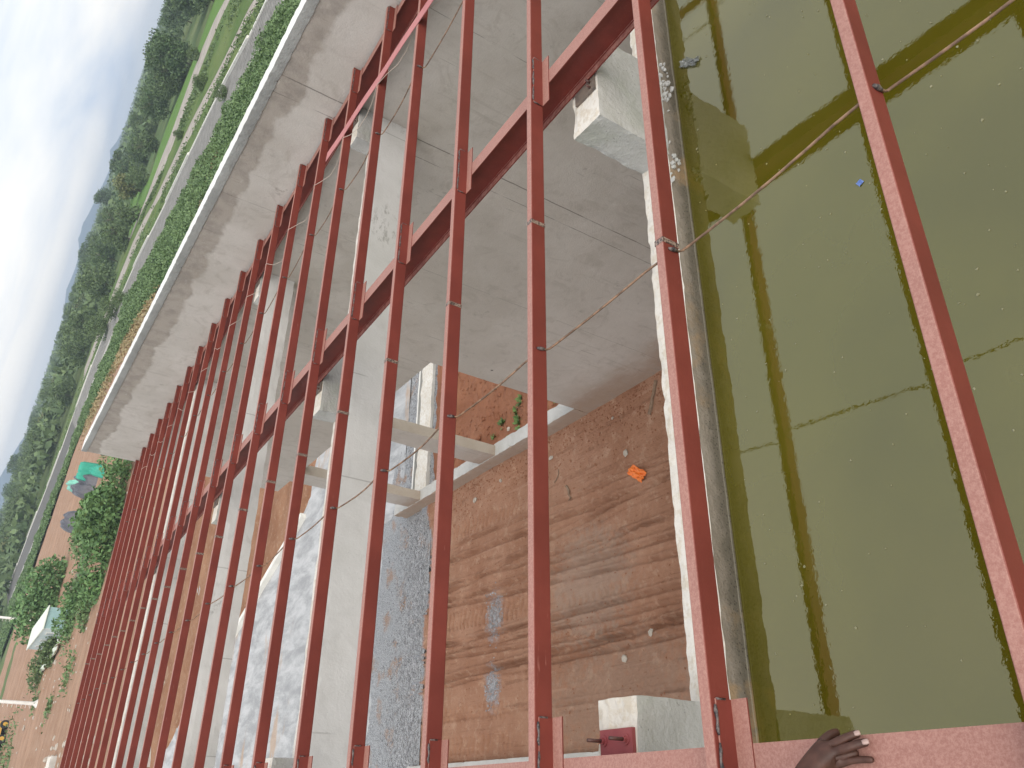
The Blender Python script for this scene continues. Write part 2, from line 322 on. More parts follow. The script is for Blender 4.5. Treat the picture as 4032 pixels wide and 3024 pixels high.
simple('house_wall', (0.50, 0.36, 0.28), (0.56, 0.42, 0.34), 0.4, 0.9)
simple('house_roof', (0.36, 0.16, 0.10), (0.42, 0.20, 0.13), 0.4, 0.9)
simple('asphalt_grey', (0.26, 0.26, 0.265), (0.32, 0.32, 0.325), 0.15, 0.9)

# ------------------------------------------------------------------ mesh helpers
def mesh(name, verts, faces, mat, parent=None, smooth=False):
    me = bpy.data.meshes.new(name); me.from_pydata([tuple(v) for v in verts], [], faces); me.update()
    if isinstance(mat, str): mat = [mat]
    for m_ in mat: me.materials.append(MATS[m_])
    if smooth: me.polygons.foreach_set('use_smooth', [True] * len(me.polygons))
    return link(name, me, parent)
def link(name, me, parent=None):
    o = bpy.data.objects.new(name, me); col.objects.link(o)
    if parent is not None: o.parent = parent
    return o
def empty(name, loc=(0, 0, 0)):
    o = bpy.data.objects.new(name, None); o.location = loc; o.empty_display_size = 0.1; col.objects.link(o); return o
def tag(o, label=None, cat=None, group=None, kind=None):
    if label: o['label'] = label
    if cat: o['category'] = cat
    if group: o['group'] = group
    if kind: o['kind'] = kind
    return o
class MB:
    def __init__(s): s.v = []; s.f = []; s.mi = []
    def add(s, vs, fs, mi=0):
        b = len(s.v); s.v += [Vector(q) for q in vs]; s.f += [tuple(b + i for i in f_) for f_ in fs]; s.mi += [mi] * len(fs)
    def box(s, x0, x1, y0, y1, z0, z1, mi=0):
        s.add([(x0, y0, z0), (x1, y0, z0), (x1, y1, z0), (x0, y1, z0), (x0, y0, z1), (x1, y0, z1), (x1, y1, z1), (x0, y1, z1)],
              [(3, 2, 1, 0), (4, 5, 6, 7), (0, 1, 5, 4), (1, 2, 6, 5), (2, 3, 7, 6), (3, 0, 4, 7)], mi)
    def tube(s, pts, r, n=8, mi=0, cap=True):
        pts = [Vector(p) for p in pts]; rings = []
        up = Vector((0.13, 0.21, 1)).normalized()
        for i, p in enumerate(pts):
            d_ = (pts[min(i + 1, len(pts) - 1)] - pts[max(i - 1, 0)]).normalized()
            u_ = d_.cross(up)
            if u_.length < 1e-3: u_ = d_.cross(Vector((1, 0, 0)))
            u_.normalize(); v_ = d_.cross(u_)
            rr = r[i] if isinstance(r, (list, tuple)) else r
            rings.append([p + (u_ * math.cos(2 * math.pi * j / n) + v_ * math.sin(2 * math.pi * j / n)) * rr for j in range(n)])
        vs = [q for g_ in rings for q in g_]; fs = []
        for i in range(len(pts) - 1):
            for j in range(n): fs.append((i * n + j, i * n + (j + 1) % n, (i + 1) * n + (j + 1) % n, (i + 1) * n + j))
        if cap: fs += [tuple(range(n - 1, -1, -1)), tuple((len(pts) - 1) * n + j for j in range(n))]
        s.add(vs, fs, mi)
    def build(s, name, mat, parent=None, smooth=False):
        o = mesh(name, s.v, s.f, mat, parent, smooth)
        if any(s.mi): o.data.polygons.foreach_set('material_index', s.mi)
        return o
def nz3(p, sc_, oct_=3):
    t = 0.0; a_ = 1.0; q = Vector(p) * sc_
    for _ in range(oct_): t += a_ * noise.noise(q); q = q * 2.03 + Vector((7.1, 3.3, 5.7)); a_ *= 0.5
    return t
def rough_box(x0, x1, y0, y1, z0, z1, stp, jit, freq=6.0):
    """box gridded at about stp and worn by noise, so its arrises run unevenly; returns MB"""
    def ax(a_, b_): n_ = max(1, int(round((b_ - a_) / stp))); return [a_ + (b_ - a_) * i / n_ for i in range(n_ + 1)]
    xs, ys, zs = ax(x0, x1), ax(y0, y1), ax(z0, z1); idx = {}; vs = []; fs = []; mi = []
    def vid(i, j, k_):
        key = (i, j, k_)
        if key not in idx:
            p = Vector((xs[i], ys[j], zs[k_]))
            e_ = (i in (0, len(xs) - 1)) + (j in (0, len(ys) - 1)) + (k_ in (0, len(zs) - 1))
            a_ = jit * (1.0 if e_ > 1 else 0.35)
            d_ = noise.noise_vector(p * freq) + 0.5 * noise.noise_vector(p * freq * 2.7)
            if e_ > 1:
                c_ = Vector(((x0 + x1) / 2, (y0 + y1) / 2, (z0 + z1) / 2)); inw = (c_ - p)
                inw = Vector((0 if 0 < i < len(xs) - 1 else math.copysign(1, inw.x), 0 if 0 < j < len(ys) - 1 else math.copysign(1, inw.y), 0 if 0 < k_ < len(zs) - 1 else math.copysign(1, inw.z)))
                d_ = d_ * 0.6 + inw * abs(d_.x + 0.35)
            idx[key] = len(vs); vs.append(p + d_ * a_)
        return idx[key]
    nx, ny, nz_ = len(xs) - 1, len(ys) - 1, len(zs) - 1
    for i in range(nx):
        for j in range(ny):
            fs.append((vid(i, j, nz_), vid(i + 1, j, nz_), vid(i + 1, j + 1, nz_), vid(i, j + 1, nz_))); mi.append(1)
            fs.append((vid(i, j, 0), vid(i, j + 1, 0), vid(i + 1, j + 1, 0), vid(i + 1, j, 0))); mi.append(0)
    for i in range(nx):
        for k_ in range(nz_):
            fs.append((vid(i, 0, k_), vid(i + 1, 0, k_), vid(i + 1, 0, k_ + 1), vid(i, 0, k_ + 1))); mi.append(2)
            fs.append((vid(i, ny, k_), vid(i, ny, k_ + 1), vid(i + 1, ny, k_ + 1), vid(i + 1, ny, k_))); mi.append(0)
    for j in range(ny):
        for k_ in range(nz_):
            fs.append((vid(0, j, k_), vid(0, j, k_ + 1), vid(0, j + 1, k_ + 1), vid(0, j + 1, k_))); mi.append(0)
            fs.append((vid(nx, j, k_), vid(nx, j + 1, k_), vid(nx, j + 1, k_ + 1), vid(nx, j, k_ + 1))); mi.append(0)
    mb = MB(); mb.v = vs; mb.f = fs; mb.mi = mi
    return mb
def grid(name, x0, x1, y0, y1, stp, fz, mat, parent=None):
    nx, ny = int(math.ceil((x1 - x0) / stp)), int(math.ceil((y1 - y0) / stp)); vs = []
    for j in range(ny + 1):
        y = y0 + (y1 - y0) * j / ny
        for i in range(nx + 1):
            x_ = x0 + (x1 - x0) * i / nx; vs.append((x_, y, fz(x_, y)))
    fs = [(j * (nx + 1) + i, j * (nx + 1) + i + 1, (j + 1) * (nx + 1) + i + 1, (j + 1) * (nx + 1) + i) for j in range(ny) for i in range(nx)]
    return mesh(name, vs, fs, mat, parent, True)
def rock(mb, c, r, rr, mi=0, flat=0.7):
    """a small faceted stone (20 triangles)"""
    t = (1 + 5 ** 0.5) / 2
    vs = [(-1, t, 0), (1, t, 0), (-1, -t, 0), (1, -t, 0), (0, -1, t), (0, 1, t), (0, -1, -t), (0, 1, -t), (t, 0, -1), (t, 0, 1), (-t, 0, -1), (-t, 0, 1)]
    fs = [(0, 11, 5), (0, 5, 1), (0, 1, 7), (0, 7, 10), (0, 10, 11), (1, 5, 9), (5, 11, 4), (11, 10, 2), (10, 7, 6), (7, 1, 8), (3, 9, 4), (3, 4, 2), (3, 2, 6), (3, 6, 8), (3, 8, 9), (4, 9, 5), (2, 4, 11), (6, 2, 10), (8, 6, 7), (9, 8, 1)]
    sx, sy, sz = rr.uniform(0.7, 1.3), rr.uniform(0.7, 1.3), rr.uniform(0.6, 1.0) * flat
    a_ = rr.uniform(0, 6.28); ca, sa = math.cos(a_), math.sin(a_); out = []
    for (x_, y, z) in vs:
        j_ = rr.uniform(0.8, 1.15) / 1.9 * r
        px, py, pz = x_ * sx * j_, y * sy * j_, z * sz * j_
        out.append((c[0] + px * ca - py * sa, c[1] + px * sa + py * ca, c[2] + pz))
    mb.add(out, fs, mi)
ORD = ['first', 'second', 'third', 'fourth', 'fifth', 'sixth', 'seventh', 'eighth', 'ninth', 'tenth', 'eleventh', 'twelfth', 'thirteenth', 'fourteenth', 'fifteenth', 'sixteenth', 'seventeenth', 'eighteenth', 'nineteenth', 'twentieth', 'twenty-first', 'twenty-second', 'twenty-third']

# ------------------------------------------------------------------ levels measured from the photograph (metres)
SL = 0.030379
def ROOF(y): return 8.8323 - SL * y          # top of the purlins
WATER = 7.72; XW = 8.17; WT = 0.29           # water level; inner face and thickness of the side wall
GAPP = 0.093                                 # purlin depth

# ------------------------------------------------------------------ ground and floor sheets
k_ = 4000
tag(mesh('ground', [(-k_, -k_, -0.30), (k_, -k_, -0.30), (k_, k_, -0.30), (-k_, k_, -0.30)], [(0, 1, 2, 3)], 'scrub_ground'), kind='structure')
def site_z(x_, y):
    z = 0.5 * nz3((x_ * 0.03, y * 0.03, 0), 1, 3) + 0.12 * nz3((x_ * 0.35, y * 0.12, 4), 1, 3)
    t = min(1, max(0, (y - 50) / 14)); return 0.02 + t * z
# bare soil of the building site beyond the roof
pts = [(-60, 34.2), (44, 34.2)]
tag(grid('site_ground', -60, 74, 49.6, 236, 2.0, lambda x_, y: site_z(x_, y), 'site_soil'), kind='structure')

TR = [(6.0, 0.033, 0.085, 0.050), (5.55, -0.07, 0.07, 0.045), (5.25, 0.05, 0.06, 0.035), (4.85, 0.04, 0.09, 0.04), (3.80, 0.02, 0.08, 0.06), (3.55, 0.03, 0.05, 0.035), (3.05, -0.012, 0.10, 0.075), (2.85, 0.0, 0.05, 0.03), (5.0, -0.02, 0.05, 0.03), (6.4, 0.03, 0.06, 0.03), (2.0, 0.01, 0.06, 0.02), (3.3, 0.06, 0.05, 0.03), (4.6, 0.06, 0.06, 0.04)]
BANDS = [(4.22, 0.06, 0.26, 0.20, 0.034, 15.3, 19.9), (6.75, 0.04, 0.22, 0.20, 0.02, 15.6, 19.6), (2.05, 0.02, 0.2, 0.2, 0.022, 16.2, 19.6), (3.9, 0.0, 0.22, 0.22, 0.02, 11.8, 14.2), (1.4, 0.0, 0.22, 0.2, 0.018, 16, 19.6)]
def floor_z(x_, y):
    z = 0.045 * nz3((x_, y, 1.7), 0.55, 3) + 0.012 * noise.noise(Vector((x_ * 7, y * 7, 3))) + 0.006 * noise.noise(Vector((x_ * 17, y * 17, 9)))
    fade = min(1, max(0, (y - 9.2) / 1.5))
    for x0, sl_t, wd, dp in TR:
        xc = x0 + sl_t * (y - 15) + 0.05 * noise.noise(Vector((y * 0.6, x0 * 9, 0)))
        u_ = (x_ - xc) / wd
        if abs(u_) < 3:
            am = 0.6 + 0.7 * noise.noise(Vector((y * 0.9, x0 * 5, 2))); rg = noise.noise(Vector((x_ * 13, y * 9, 1)))
            z += 2.1 * fade * dp * am * (-math.exp(-(u_ * 1.5) ** 2) + 0.8 * math.exp(-(abs(u_) - 1.2) ** 2 * 5) * (1 + 0.8 * rg)) + 0.02 * fade * rg * math.exp(-u_ * u_ * 0.5)
    for x0, sl_t, hw, per, am, ya, yb in BANDS:
        xc = x0 + sl_t * (y - 15); u_ = (x_ - xc) / hw
        if abs(u_) < 1 and ya < y < yb:
            ph = (y / per + 0.2 * math.sin(3.0 * u_) + 0.08 * noise.noise(Vector((x_ * 3, y * 3, x0)))) % 1.0 - 0.5
            z += -3.6 * am * math.exp(-(ph / 0.17) ** 2) * (1 - u_ ** 6) * min(1, (y - ya) * 3, (yb - y) * 3) * (0.75 + 0.6 * noise.noise(Vector((x_ * 2, y * 2, 7))))
    if x_ > 7.3: z += 0.10 * ((x_ - 7.3) / 0.87) ** 2
    return z
tag(grid('chamber_floor', 0.9, XW + 0.02, 9.2, 20.95, 0.026, floor_z, 'red_laterite'), kind='structure')
tag(grid('earth_floor', -7.0, XW + 0.02, 2.86, 9.25, 0.5, lambda x_, y: -0.05, 'red_laterite'), kind='structure')
def bank_z(x_, y):
    z = 0.22 + 0.10 * nz3((x_, y, 0), 0.7, 4) + 0.05 * noise.noise(Vector((x_ * 5, y * 5, 1))) + 0.02 * noise.noise(Vector((x_ * 14, y * 14, 1)))
    z += 0.35 * math.exp(-((y - 14.3) / 0.8) ** 2 - ((x_ - 10.6) / 1.6) ** 2)
    if y > 19.8: z -= (y - 19.8) * 0.25
    return z
tag(grid('outer_bank', XW + WT - 0.02, 17.0, 9.0, 20.5, 0.07, bank_z, 'red_bank_soil'), kind='structure')
def gr_z(x_, y):
    e_ = min(1, (y - 20.35) / 0.35) if x_ < XW else 1
    return max(-0.1, 0.05 * e_ + 0.03 * nz3((x_, y, 5), 1.1, 3) - (0.09 if x_ > 8.4 else 0) + (0.05 if y > 22.5 else 0) * 0)
tag(grid('gravel_bed', -6, 24, 20.4, 24.2, 0.12, lambda x_, y: gr_z(x_, y) + 0.012 * noise.noise(Vector((x_ * 9, y * 9, 0))), 'gravel'), kind='structure')
tag(grid('slurry_road', -30, 40, 22.6, 50.0, 0.4, lambda x_, y: 0.035 + 0.05 * nz3((x_, y, 8), 0.5, 3) + (0.03 if y > 23.6 else -0.05), 'slurry'), kind='structure')
def rough_z(x_, y):
    d_ = (x_ - (10.75 - (y - 32) * 0.488)) * 0.9
    e_ = min(1, max(0, d_ / 0.5)) * min(1, max(0, (y - 30.6) / 0.6))
    return -0.25 + e_ * (0.45 + 0.18 * nz3((x_, y, 2), 0.5, 4) + 0.06 * noise.noise(Vector((x_ * 3, y * 3, 1))) + 0.03 * noise.noise(Vector((x_ * 8, y * 8, 1))))
tag(grid('rough_earth', -2, 44, 30.5, 62, 0.28, rough_z, 'rough_soil'), kind='structure')

# ------------------------------------------------------------------ ribbons of land beyond the side wall
def resample(pts, n):
    pts = [Vector((p[0], p[1], 0)) for p in pts]; L = [0]
    for a_, b_ in zip(pts, pts[1:]): L.append(L[-1] + (b_ - a_).length)
    out = []; i = 0
    for k2 in range(n):
        t = L[-1] * k2 / (n - 1)
        while i < len(pts) - 2 and L[i + 1] < t: i += 1
        u_ = (t - L[i]) / max(1e-6, L[i + 1] - L[i]); out.append(pts[i].lerp(pts[i + 1], u_))
    return out
def ribbon(name, a_, b_, za, zb, mat, n=60, parent=None, m_=4, amp=0.0):
    A_, B_ = resample(a_, n), resample(b_, n); vs = []
    for p, q in zip(A_, B_):
        for j in range(m_ + 1):
            t = j / m_; s_ = p.lerp(q, t); s_.z = za + (zb - za) * t + (amp * noise.noise(s_ * 0.25) if 0 < j < m_ else 0); vs.append(s_)
    fs = [(i * (m_ + 1) + j, i * (m_ + 1) + j + 1, (i + 1) * (m_ + 1) + j + 1, (i + 1) * (m_ + 1) + j) for i in range(n - 1) for j in range(m_)]
    return mesh(name, vs, fs, mat, parent, True)
def off(pts, k2, add=0): return [(x_ * k2 + add, y * k2) for x_, y in pts]
PN = [(76, 50), (79.3, 65), (81.4, 74.3), (82.6, 83), (84.4, 91), (85.4, 98), (88.2, 112.6), (89.7, 120.6), (91.0, 128), (93.9, 140), (97.0, 157), (98.5, 172), (99, 188), (97.5, 204), (93, 216), (86, 227), (80, 236), (77, 246), (68.5, 278), (60, 320)]
PF = [(80.5, 58), (84.6, 68.4), (85.5, 75.5), (87.2, 81), (88.8, 86.5), (91.0, 94), (92.6, 102), (95.8, 122), (97.4, 132), (99.3, 141), (101.8, 152), (103.6, 161), (104.5, 172), (105.6, 190), (106, 208), (103, 222), (98, 236), (92, 248), (87, 262), (80, 300), (68, 340)]
C2N = [(90, 66), (94.1, 76.2), (96.9, 83.5), (98, 92), (102.0, 104), (104.5, 115.6), (108.5, 127), (109.5, 136), (113, 148), (118.0, 161), (120.5, 171.6), (121, 190), (119, 215), (112, 250)]
C2F = [(100, 78), (105.6, 88), (107.5, 97), (110.2, 106), (115.0, 119), (119.1, 130.6), (121.5, 142), (124.6, 158), (127, 170), (134, 187), (138.5, 205), (138, 228), (128, 270)]
P3N = [(138, 110), (145, 126), (146, 137), (144.7, 145), (142.5, 153), (137, 160), (136.5, 168), (138.5, 180), (143, 192), (148, 202), (152, 230)]
P3F = [(150, 122), (160, 140), (163, 152), (163, 161), (159, 169), (155, 177), (155.5, 186), (154.5, 196), (153, 204), (157, 232)]
TB = [(190, 135), (183.8, 160), (178, 170), (180, 190), (183, 204), (178, 212), (171, 216), (176, 250)]
tag(ribbon('channel_floor', off(PN, 0.925), PN, 0.03, 0.03, 'channel_floor', 60), kind='structure')
slope = ribbon('channel_slope', PN, PF, 0.04, 0.70, 'block_joint', 70); tag(slope, kind='structure')
tag(ribbon('grass_verge', PF, C2N, 0.74, 0.5, 'meadow', 60, amp=0.3), kind='structure')
tag(ribbon('channel_lining', C2N, C2F, 0.06, 0.12, 'channel_lining', 60), kind='structure')
tag(ribbon('meadow', C2F, P3N, 0.14, 0.14, 'meadow', 60, m_=8, amp=0.5), kind='structure')
tag(ribbon('path', P3N, P3F, 0.12, 0.12, 'channel_lining', 60), kind='structure')
tag(ribbon('green_verge', P3F, TB, 0.10, 0.10, 'meadow_bright', 60, m_=6, amp=0.4), kind='structure')
FIELD = [(165, 214), (277, 362), (280, 376), (302, 417), (284, 408), (201, 291.5), (193, 269), (154.7, 208.5), (154, 197)]
tag(mesh('field', [(x_, y, 0.16) for x_, y in FIELD], [tuple(range(len(FIELD)))], 'meadow_bright'), kind='structure')
HN = [(50, 40), (58, 70), (66, 105), (73.1, 131), (75, 142), (74, 152), (74.5, 168), (74.5, 186), (73, 197), (68.9, 203), (66, 214), (60, 218), (56.2, 226), (50.2, 231), (46, 238), (41.9, 244), (34, 262)]
HF = off(PN, 0.93)
tag(ribbon('undergrowth_bed', HN, HF, 0.35, 0.10, 'undergrowth_floor', 70, m_=6, amp=0.5), kind='structure')

# ------------------------------------------------------------------ water
tag(mesh('water', [(-14, -16, WATER), (XW, -16, WATER), (XW, 2.611, WATER), (-14, 2.611, WATER)], [(0, 1, 2, 3)], 'murky_water'), kind='structure')

# ------------------------------------------------------------------ concrete side wall with openings at its foot
OPEN0, HANG, SILL, WEND = 12.87, 4.24, 0.50, 22.05
PIERS = [(16.20, 16.97), (20.32, 21.08)]
sw = tag(empty('side_wall', (XW, 8, 0)), 'tall pale concrete side wall with white coping and openings at its foot', 'wall')
sw.location = (0, 0, 0)
mb = MB(); mb.box(XW, XW + WT, -6, OPEN0, 0.0, 9.33); mb.build('wall_panel', 'concrete_side_wall', sw)
mb = MB(); mb.box(XW, XW + WT - 0.002, OPEN0, WEND, HANG, 9.33); mb.build('hanging_panel', 'concrete_side_wall', sw)
for a_, b_ in PIERS:
    rough_box(XW + 0.004, XW + WT - 0.004, a_, b_, SILL - 0.05, HANG, 0.12, 0.010).build('pier', ['concrete_side_wall', 'concrete_side_wall', 'concrete_pier'], sw)
rough_box(XW - 0.012, XW + WT + 0.06, OPEN0 + 0.002, WEND, -0.1, SILL, 0.07, 0.022, 5).build('sill', ['concrete_side_wall', 'concrete_sill', 'concrete_side_wall'], sw)
rough_box(XW - 0.014, XW + WT + 0.012, -6, WEND + 0.01, 9.33, 9.463, 0.045, 0.007, 9).build('coping', ['concrete_coping_side', 'concrete_coping_top', 'concrete_coping_side'], sw)
# low base wall under the first rafter, its kerb shows at the edge of the red floor
tag(rough_box(0.25, 1.03, 3.2, 20.7, -0.1, 0.20, 0.12, 0.02).build('base_kerb', ['concrete_pier', 'concrete_sill', 'concrete_pier']), 'low tan concrete kerb along the red earth floor under the first rafter', 'kerb')

# ------------------------------------------------------------------ cross wall holding the water and the cross beams
cw = tag(empty('cross_wall'), 'white-topped concrete wall between the green water and the red earth chamber', 'wall')
mb = MB(); mb.box(-7, XW, 2.617, 2.852, 0, 7.40); mb.build('lower_wall', 'concrete_water_face', cw)
rough_box(-7, XW - 0.002, 2.612, 2.857, 7.40, 7.872, 0.04, 0.009, 11).build('upper_wall', ['concrete_side_wall', 'concrete_fresh_top', 'concrete_water_face'], cw)
rr = random.Random(3); mb = MB()
for cx, cz, sp_, n_ in ((4.38, 7.83, 0.10, 34), (3.66, 7.82, 0.06, 18)):
    for _ in range(n_):
        r_ = rr.uniform(0.010, 0.024); rock(mb, (cx + rr.gauss(0, sp_), 2.610 - rr.uniform(-0.006, 0.010), min(7.87, cz + rr.gauss(0, 0.035))), r_, rr)
o = mb.build('exposed_aggregate', 'concrete_stub', cw); o['kind'] = 'stuff'
BEAMS = [(7.40, 7.63, 7.455, 8.04, 'second', 'grey concrete cross beam with scarred face, nearest beyond the water wall'),
         (11.70, 11.93, 7.585, 8.03, 'third', 'grey concrete cross beam in the middle of the three seen under the roof'),
         (16.28, 16.51, 7.615, 8.02, 'fourth', 'farthest grey concrete cross beam under the roof, with a bright white top')]
for ya, yb, za, zb, nm, lab in BEAMS:
    o = rough_box(-7, XW - 0.002, ya, yb, za, zb, 0.09, 0.010, 5).build('cross_beam', ['concrete_beam', 'concrete_fresh_top', 'concrete_beam'])
    tag(o, lab, 'beam', 'concrete cross beams under the roof frame')
# stub columns that carry the rafters
def raft_bottom(y): return ROOF(y) - GAPP - 0.198
WHERE = {'wall': 'on the wall beside the water', 'second': 'on the scarred cross beam', 'third': 'on the middle cross beam', 'fourth': 'on the farthest cross beam'}
RAFN = ['the first rafter, beside the hand', 'the middle rafter', 'the rafter along the side wall']
def stub(xa, xb, ya, yb, z0, wh, ri):
    zt = raft_bottom((ya + yb) / 2) - 0.020
    root = tag(empty('stub_column'), 'short grey concrete stub column %s under %s' % (WHERE[wh], RAFN[ri]), 'column', 'stub columns carrying the rafters')
    if zt - z0 > 0.05:
        rough_box(xa, xb, ya - 0.004, yb + 0.004, z0 - 0.012, zt, 0.035, 0.009, 9).build('shaft', ['concrete_stub', 'concrete_fresh_top', 'concrete_stub'], root)
    xc = (0.1325, 4.11, 8.06)[ri]
    p = MB()
    if ri == 0:
        p.box(0.05, 0.305, ya + 0.012, yb - 0.03, zt, zt + 0.018); p.build('base_plate', 'plate_maroon', root)
        for by in (ya + 0.05, yb - 0.055):
            b_ = MB(); b_.tube([(0.262, by, zt + 0.018), (0.262, by, zt + 0.105)], 0.0075, 10); bo = b_.build('anchor_bolt', 'bolt_dark', root, True)
            b_ = MB(); b_.tube([(0.262, by, zt + 0.018), (0.262, by, zt + 0.023)], 0.022, 16); b_.tube([(0.262, by, zt + 0.023), (0.262, by, zt + 0.036)], 0.014, 6); b_.build('nut', 'plate_maroon', bo)
    else:
        p.box(xc - 0.16, xc + 0.10, ya + 0.015, ya + 0.20, zt, zt + 0.017); p.build('base_plate', 'steel_grey', root)
        if zt - z0 > 0.2:
            for bx in (xc - 0.13, xc - 0.085):
                b_ = MB(); b_.tube([(bx, ya + 0.05, zt + 0.017), (bx + 0.006, ya + 0.05, zt + 0.05)], 0.008, 8); b_.build('anchor_bolt', 'bolt_dark', root, True)
for ri, (xa, xb) in enumerate(((-0.18, 0.43), (3.715, 4.455), (7.62, XW - 0.01))):
    stub(xa, xb, 2.612, 2.855, 7.872, 'wall', ri)
    for (ya, yb, za, zb, nm, lab) in BEAMS:
        if ri == 0 and nm != 'second': continue
        stub(xa, xb - (0.03 if ri == 0 else 0), ya, yb, zb, nm, ri)

# ------------------------------------------------------------------ steel rafters
def rafter(xc, y0, y1, lab):
    root = tag(empty('rafter'), lab, 'rafter', 'steel rafters')
    hw, d_, tf, tw = 0.0585, 0.198, 0.0085, 0.003
    def slab(name, xa, xb, o0, o1, mt):
        n_ = 40; vs = []; fs = []
        for i in range(n_ + 1):
            y = y0 + (y1 - y0) * i / n_; b_ = ROOF(y) - GAPP
            vs += [(xa, y, b_ + o0), (xb, y, b_ + o0), (xb, y, b_ + o1), (xa, y, b_ + o1)]
        for i in range(n_):
            for j in range(4): fs.append((i * 4 + j, i * 4 + (j + 1) % 4, (i + 1) * 4 + (j + 1) % 4, (i + 1) * 4 + j))
        fs += [(3, 2, 1, 0), tuple(n_ * 4 + j for j in range(4))]
        return mesh(name, vs, fs, mt, root)
    slab('top_flange', xc - hw, xc + hw, -tf, 0.0, 'red_oxide_primer')
    slab('web', xc - tw, xc + tw, -d_ + tf, -tf, 'red_oxide_dark')
    slab('bottom_flange', xc - hw, xc + hw, -d_, -d_ + tf, 'red_oxide_dark')
    # small root fillets
    for sg in (-1, 1):
        slab('root_fillet', min(xc + sg * tw, xc + sg * 0.011), max(xc + sg * tw, xc + sg * 0.011), -d_ + tf, -d_ + tf + 0.008, 'red_oxide_dark')
    return root
rafter(0.1325, -2.5, 22.25, 'dusty pink-red steel rafter along the bottom of the picture, under the hand')
rafter(4.11, -2.5, 22.25, 'red steel I-beam rafter crossing the middle of the picture')
rafter(8.06, -2.5, 22.25, 'red steel rafter running close beside the tall side wall')
RX = (0.1325, 4.11, 8.06)

# ------------------------------------------------------------------ purlins with cleats
DY = [0.017827, 0.016179, 0.01831, 0.001078, -0.007263, -0.029822, -0.017525, -0.04006, -0.022583, 0.010763, 0.017271, 0.016451, 0.019373]
PY = [0.874363 + i + (DY[i] if i < len(DY) else 0.01 * math.sin(i * 2.3)) for i in range(22)]
X0, X1 = -3.9, 8.155
def c_profile():
    d_, b_, t, lip, r_ = GAPP, 0.048, 0.004, 0.013, 0.006
    out = []
    def arc(cx, cz, a0, a1, rr_):
        return [(cx + rr_ * math.cos(a0 + (a1 - a0) * i / 3), cz + rr_ * math.sin(a0 + (a1 - a0) * i / 3)) for i in range(4)]
    pi = math.pi
    out += [(b_, -lip), (b_, -r_)] + arc(b_ - r_, -r_, 0, pi / 2, r_) + arc(r_, -r_, pi / 2, pi, r_) + arc(r_, -d_ + r_, pi, 1.5 * pi, r_) + arc(b_ - r_, -d_ + r_, 1.5 * pi, 2 * pi, r_) + [(b_, -d_ + lip)]
    inn = [(b_ - t, -d_ + lip), (b_ - t, -d_ + t), (t, -d_ + t), (t, -t), (b_ - t, -t), (b_ - t, -lip)]
    return out, inn
def purlin_mesh():
    out, inn = c_profile(); prof = out + inn; n_ = len(prof); vs = []; fs = []
    xs = [X0 + (X1 - X0) * i / 24 for i in range(25)]
    for x_ in xs: vs += [(x_, y, z) for y, z in prof]
    for i in range(24):
        for j in range(n_): fs.append((i * n_ + j, (i + 1) * n_ + j, (i + 1) * n_ + (j + 1) % n_, i * n_ + (j + 1) % n_))
    return vs, fs
pv, pf_ = purlin_mesh()
def cleat_mesh():
    """steel angle: upright leg against the purlin web, flat leg on the rafter"""
    m_ = MB(); L_ = 0.20; m_.box(-L_, L_, -0.006, 0.0, -0.0, 0.074); m_.box(-L_, L_, -0.070, -0.006, 0.0, 0.006)
    for x_ in (-L_, L_): pass
    return m_
me_cleat = None; me_weld = None; me_seam = None; me_pur = None; me_foot = None
purlins = []
for i, y in enumerate(PY):
    lab = 'red steel channel purlin, %s one counted from the water end' % ORD[i]
    if i == 0: lab = 'red steel channel purlin nearest the camera, crossing above the open water'
    if i == 1: lab = 'red steel channel purlin over the white top of the water wall'
    if i == len(PY) - 1: lab = 'last red steel purlin at the far end of the roof frame'
    if me_pur is None:
        o = mesh('purlin', pv, pf_, 'red_oxide_primer'); me_pur = o.data
    else: o = link('purlin', me_pur)
    o.location = (0, y, ROOF(y)); tag(o, lab, 'purlin', 'steel purlins across the rafters'); purlins.append(o)
    for xc in RX:
        if me_cleat is None:
            c_ = cleat_mesh().build('cleat', 'red_oxide_primer', o); me_cleat = c_.data
        else: c_ = link('cleat', me_cleat, o)
        xo = 0.0 if xc < 8 else -0.105
        c_.location = (xc + xo + 0.015 * math.sin(i * 3.7 + xc), -0.0015, -GAPP + 0.001)
        if me_weld is None:
            b_ = MB(); rr = random.Random(5); p_ = []
            for k2 in range(17): p_.append((-0.185 + 0.023 * k2 + rr.uniform(-.004, .004), -0.004, 0.0755 + rr.uniform(-0.002, 0.003)))
            b_.tube(p_[:6], [0.0045, 0.007, 0.004, 0.006, 0.005, 0.003], 6); b_.tube(p_[6:12], [0.004, 0.006, 0.0075, 0.004, 0.006, 0.003], 6); b_.tube(p_[12:], [0.004, 0.006, 0.004, 0.007, 0.004], 6)
            for s_ in (-1, 1): b_.tube([(s_ * 0.199, -0.004, 0.03), (s_ * 0.199, -0.004, 0.072)], 0.004, 6)
            w_ = b_.build('weld_bead', 'burnt_weld', c_, True); me_weld = w_.data
        else: w_ = link('weld_bead', me_weld, c_)
    if 1 <= i:
        # butt-welded splice ground back to bright metal
        xs_ = 2.97 + 0.03 * math.sin(i * 1.9) if i > 1 else 2.15
        if me_seam is None:
            b_ = MB(); b_.box(-0.013, 0.013, -0.0016, 0.0485, -GAPP - 0.0012, 0.0016); s_ = b_.build('splice_seam', 'ground_seam', o); me_seam = s_.data
        else: s_ = link('splice_seam', me_seam, o)
        s_.location = (xs_, 0, 0); s_.rotation_euler = (0, 0, 0.0)

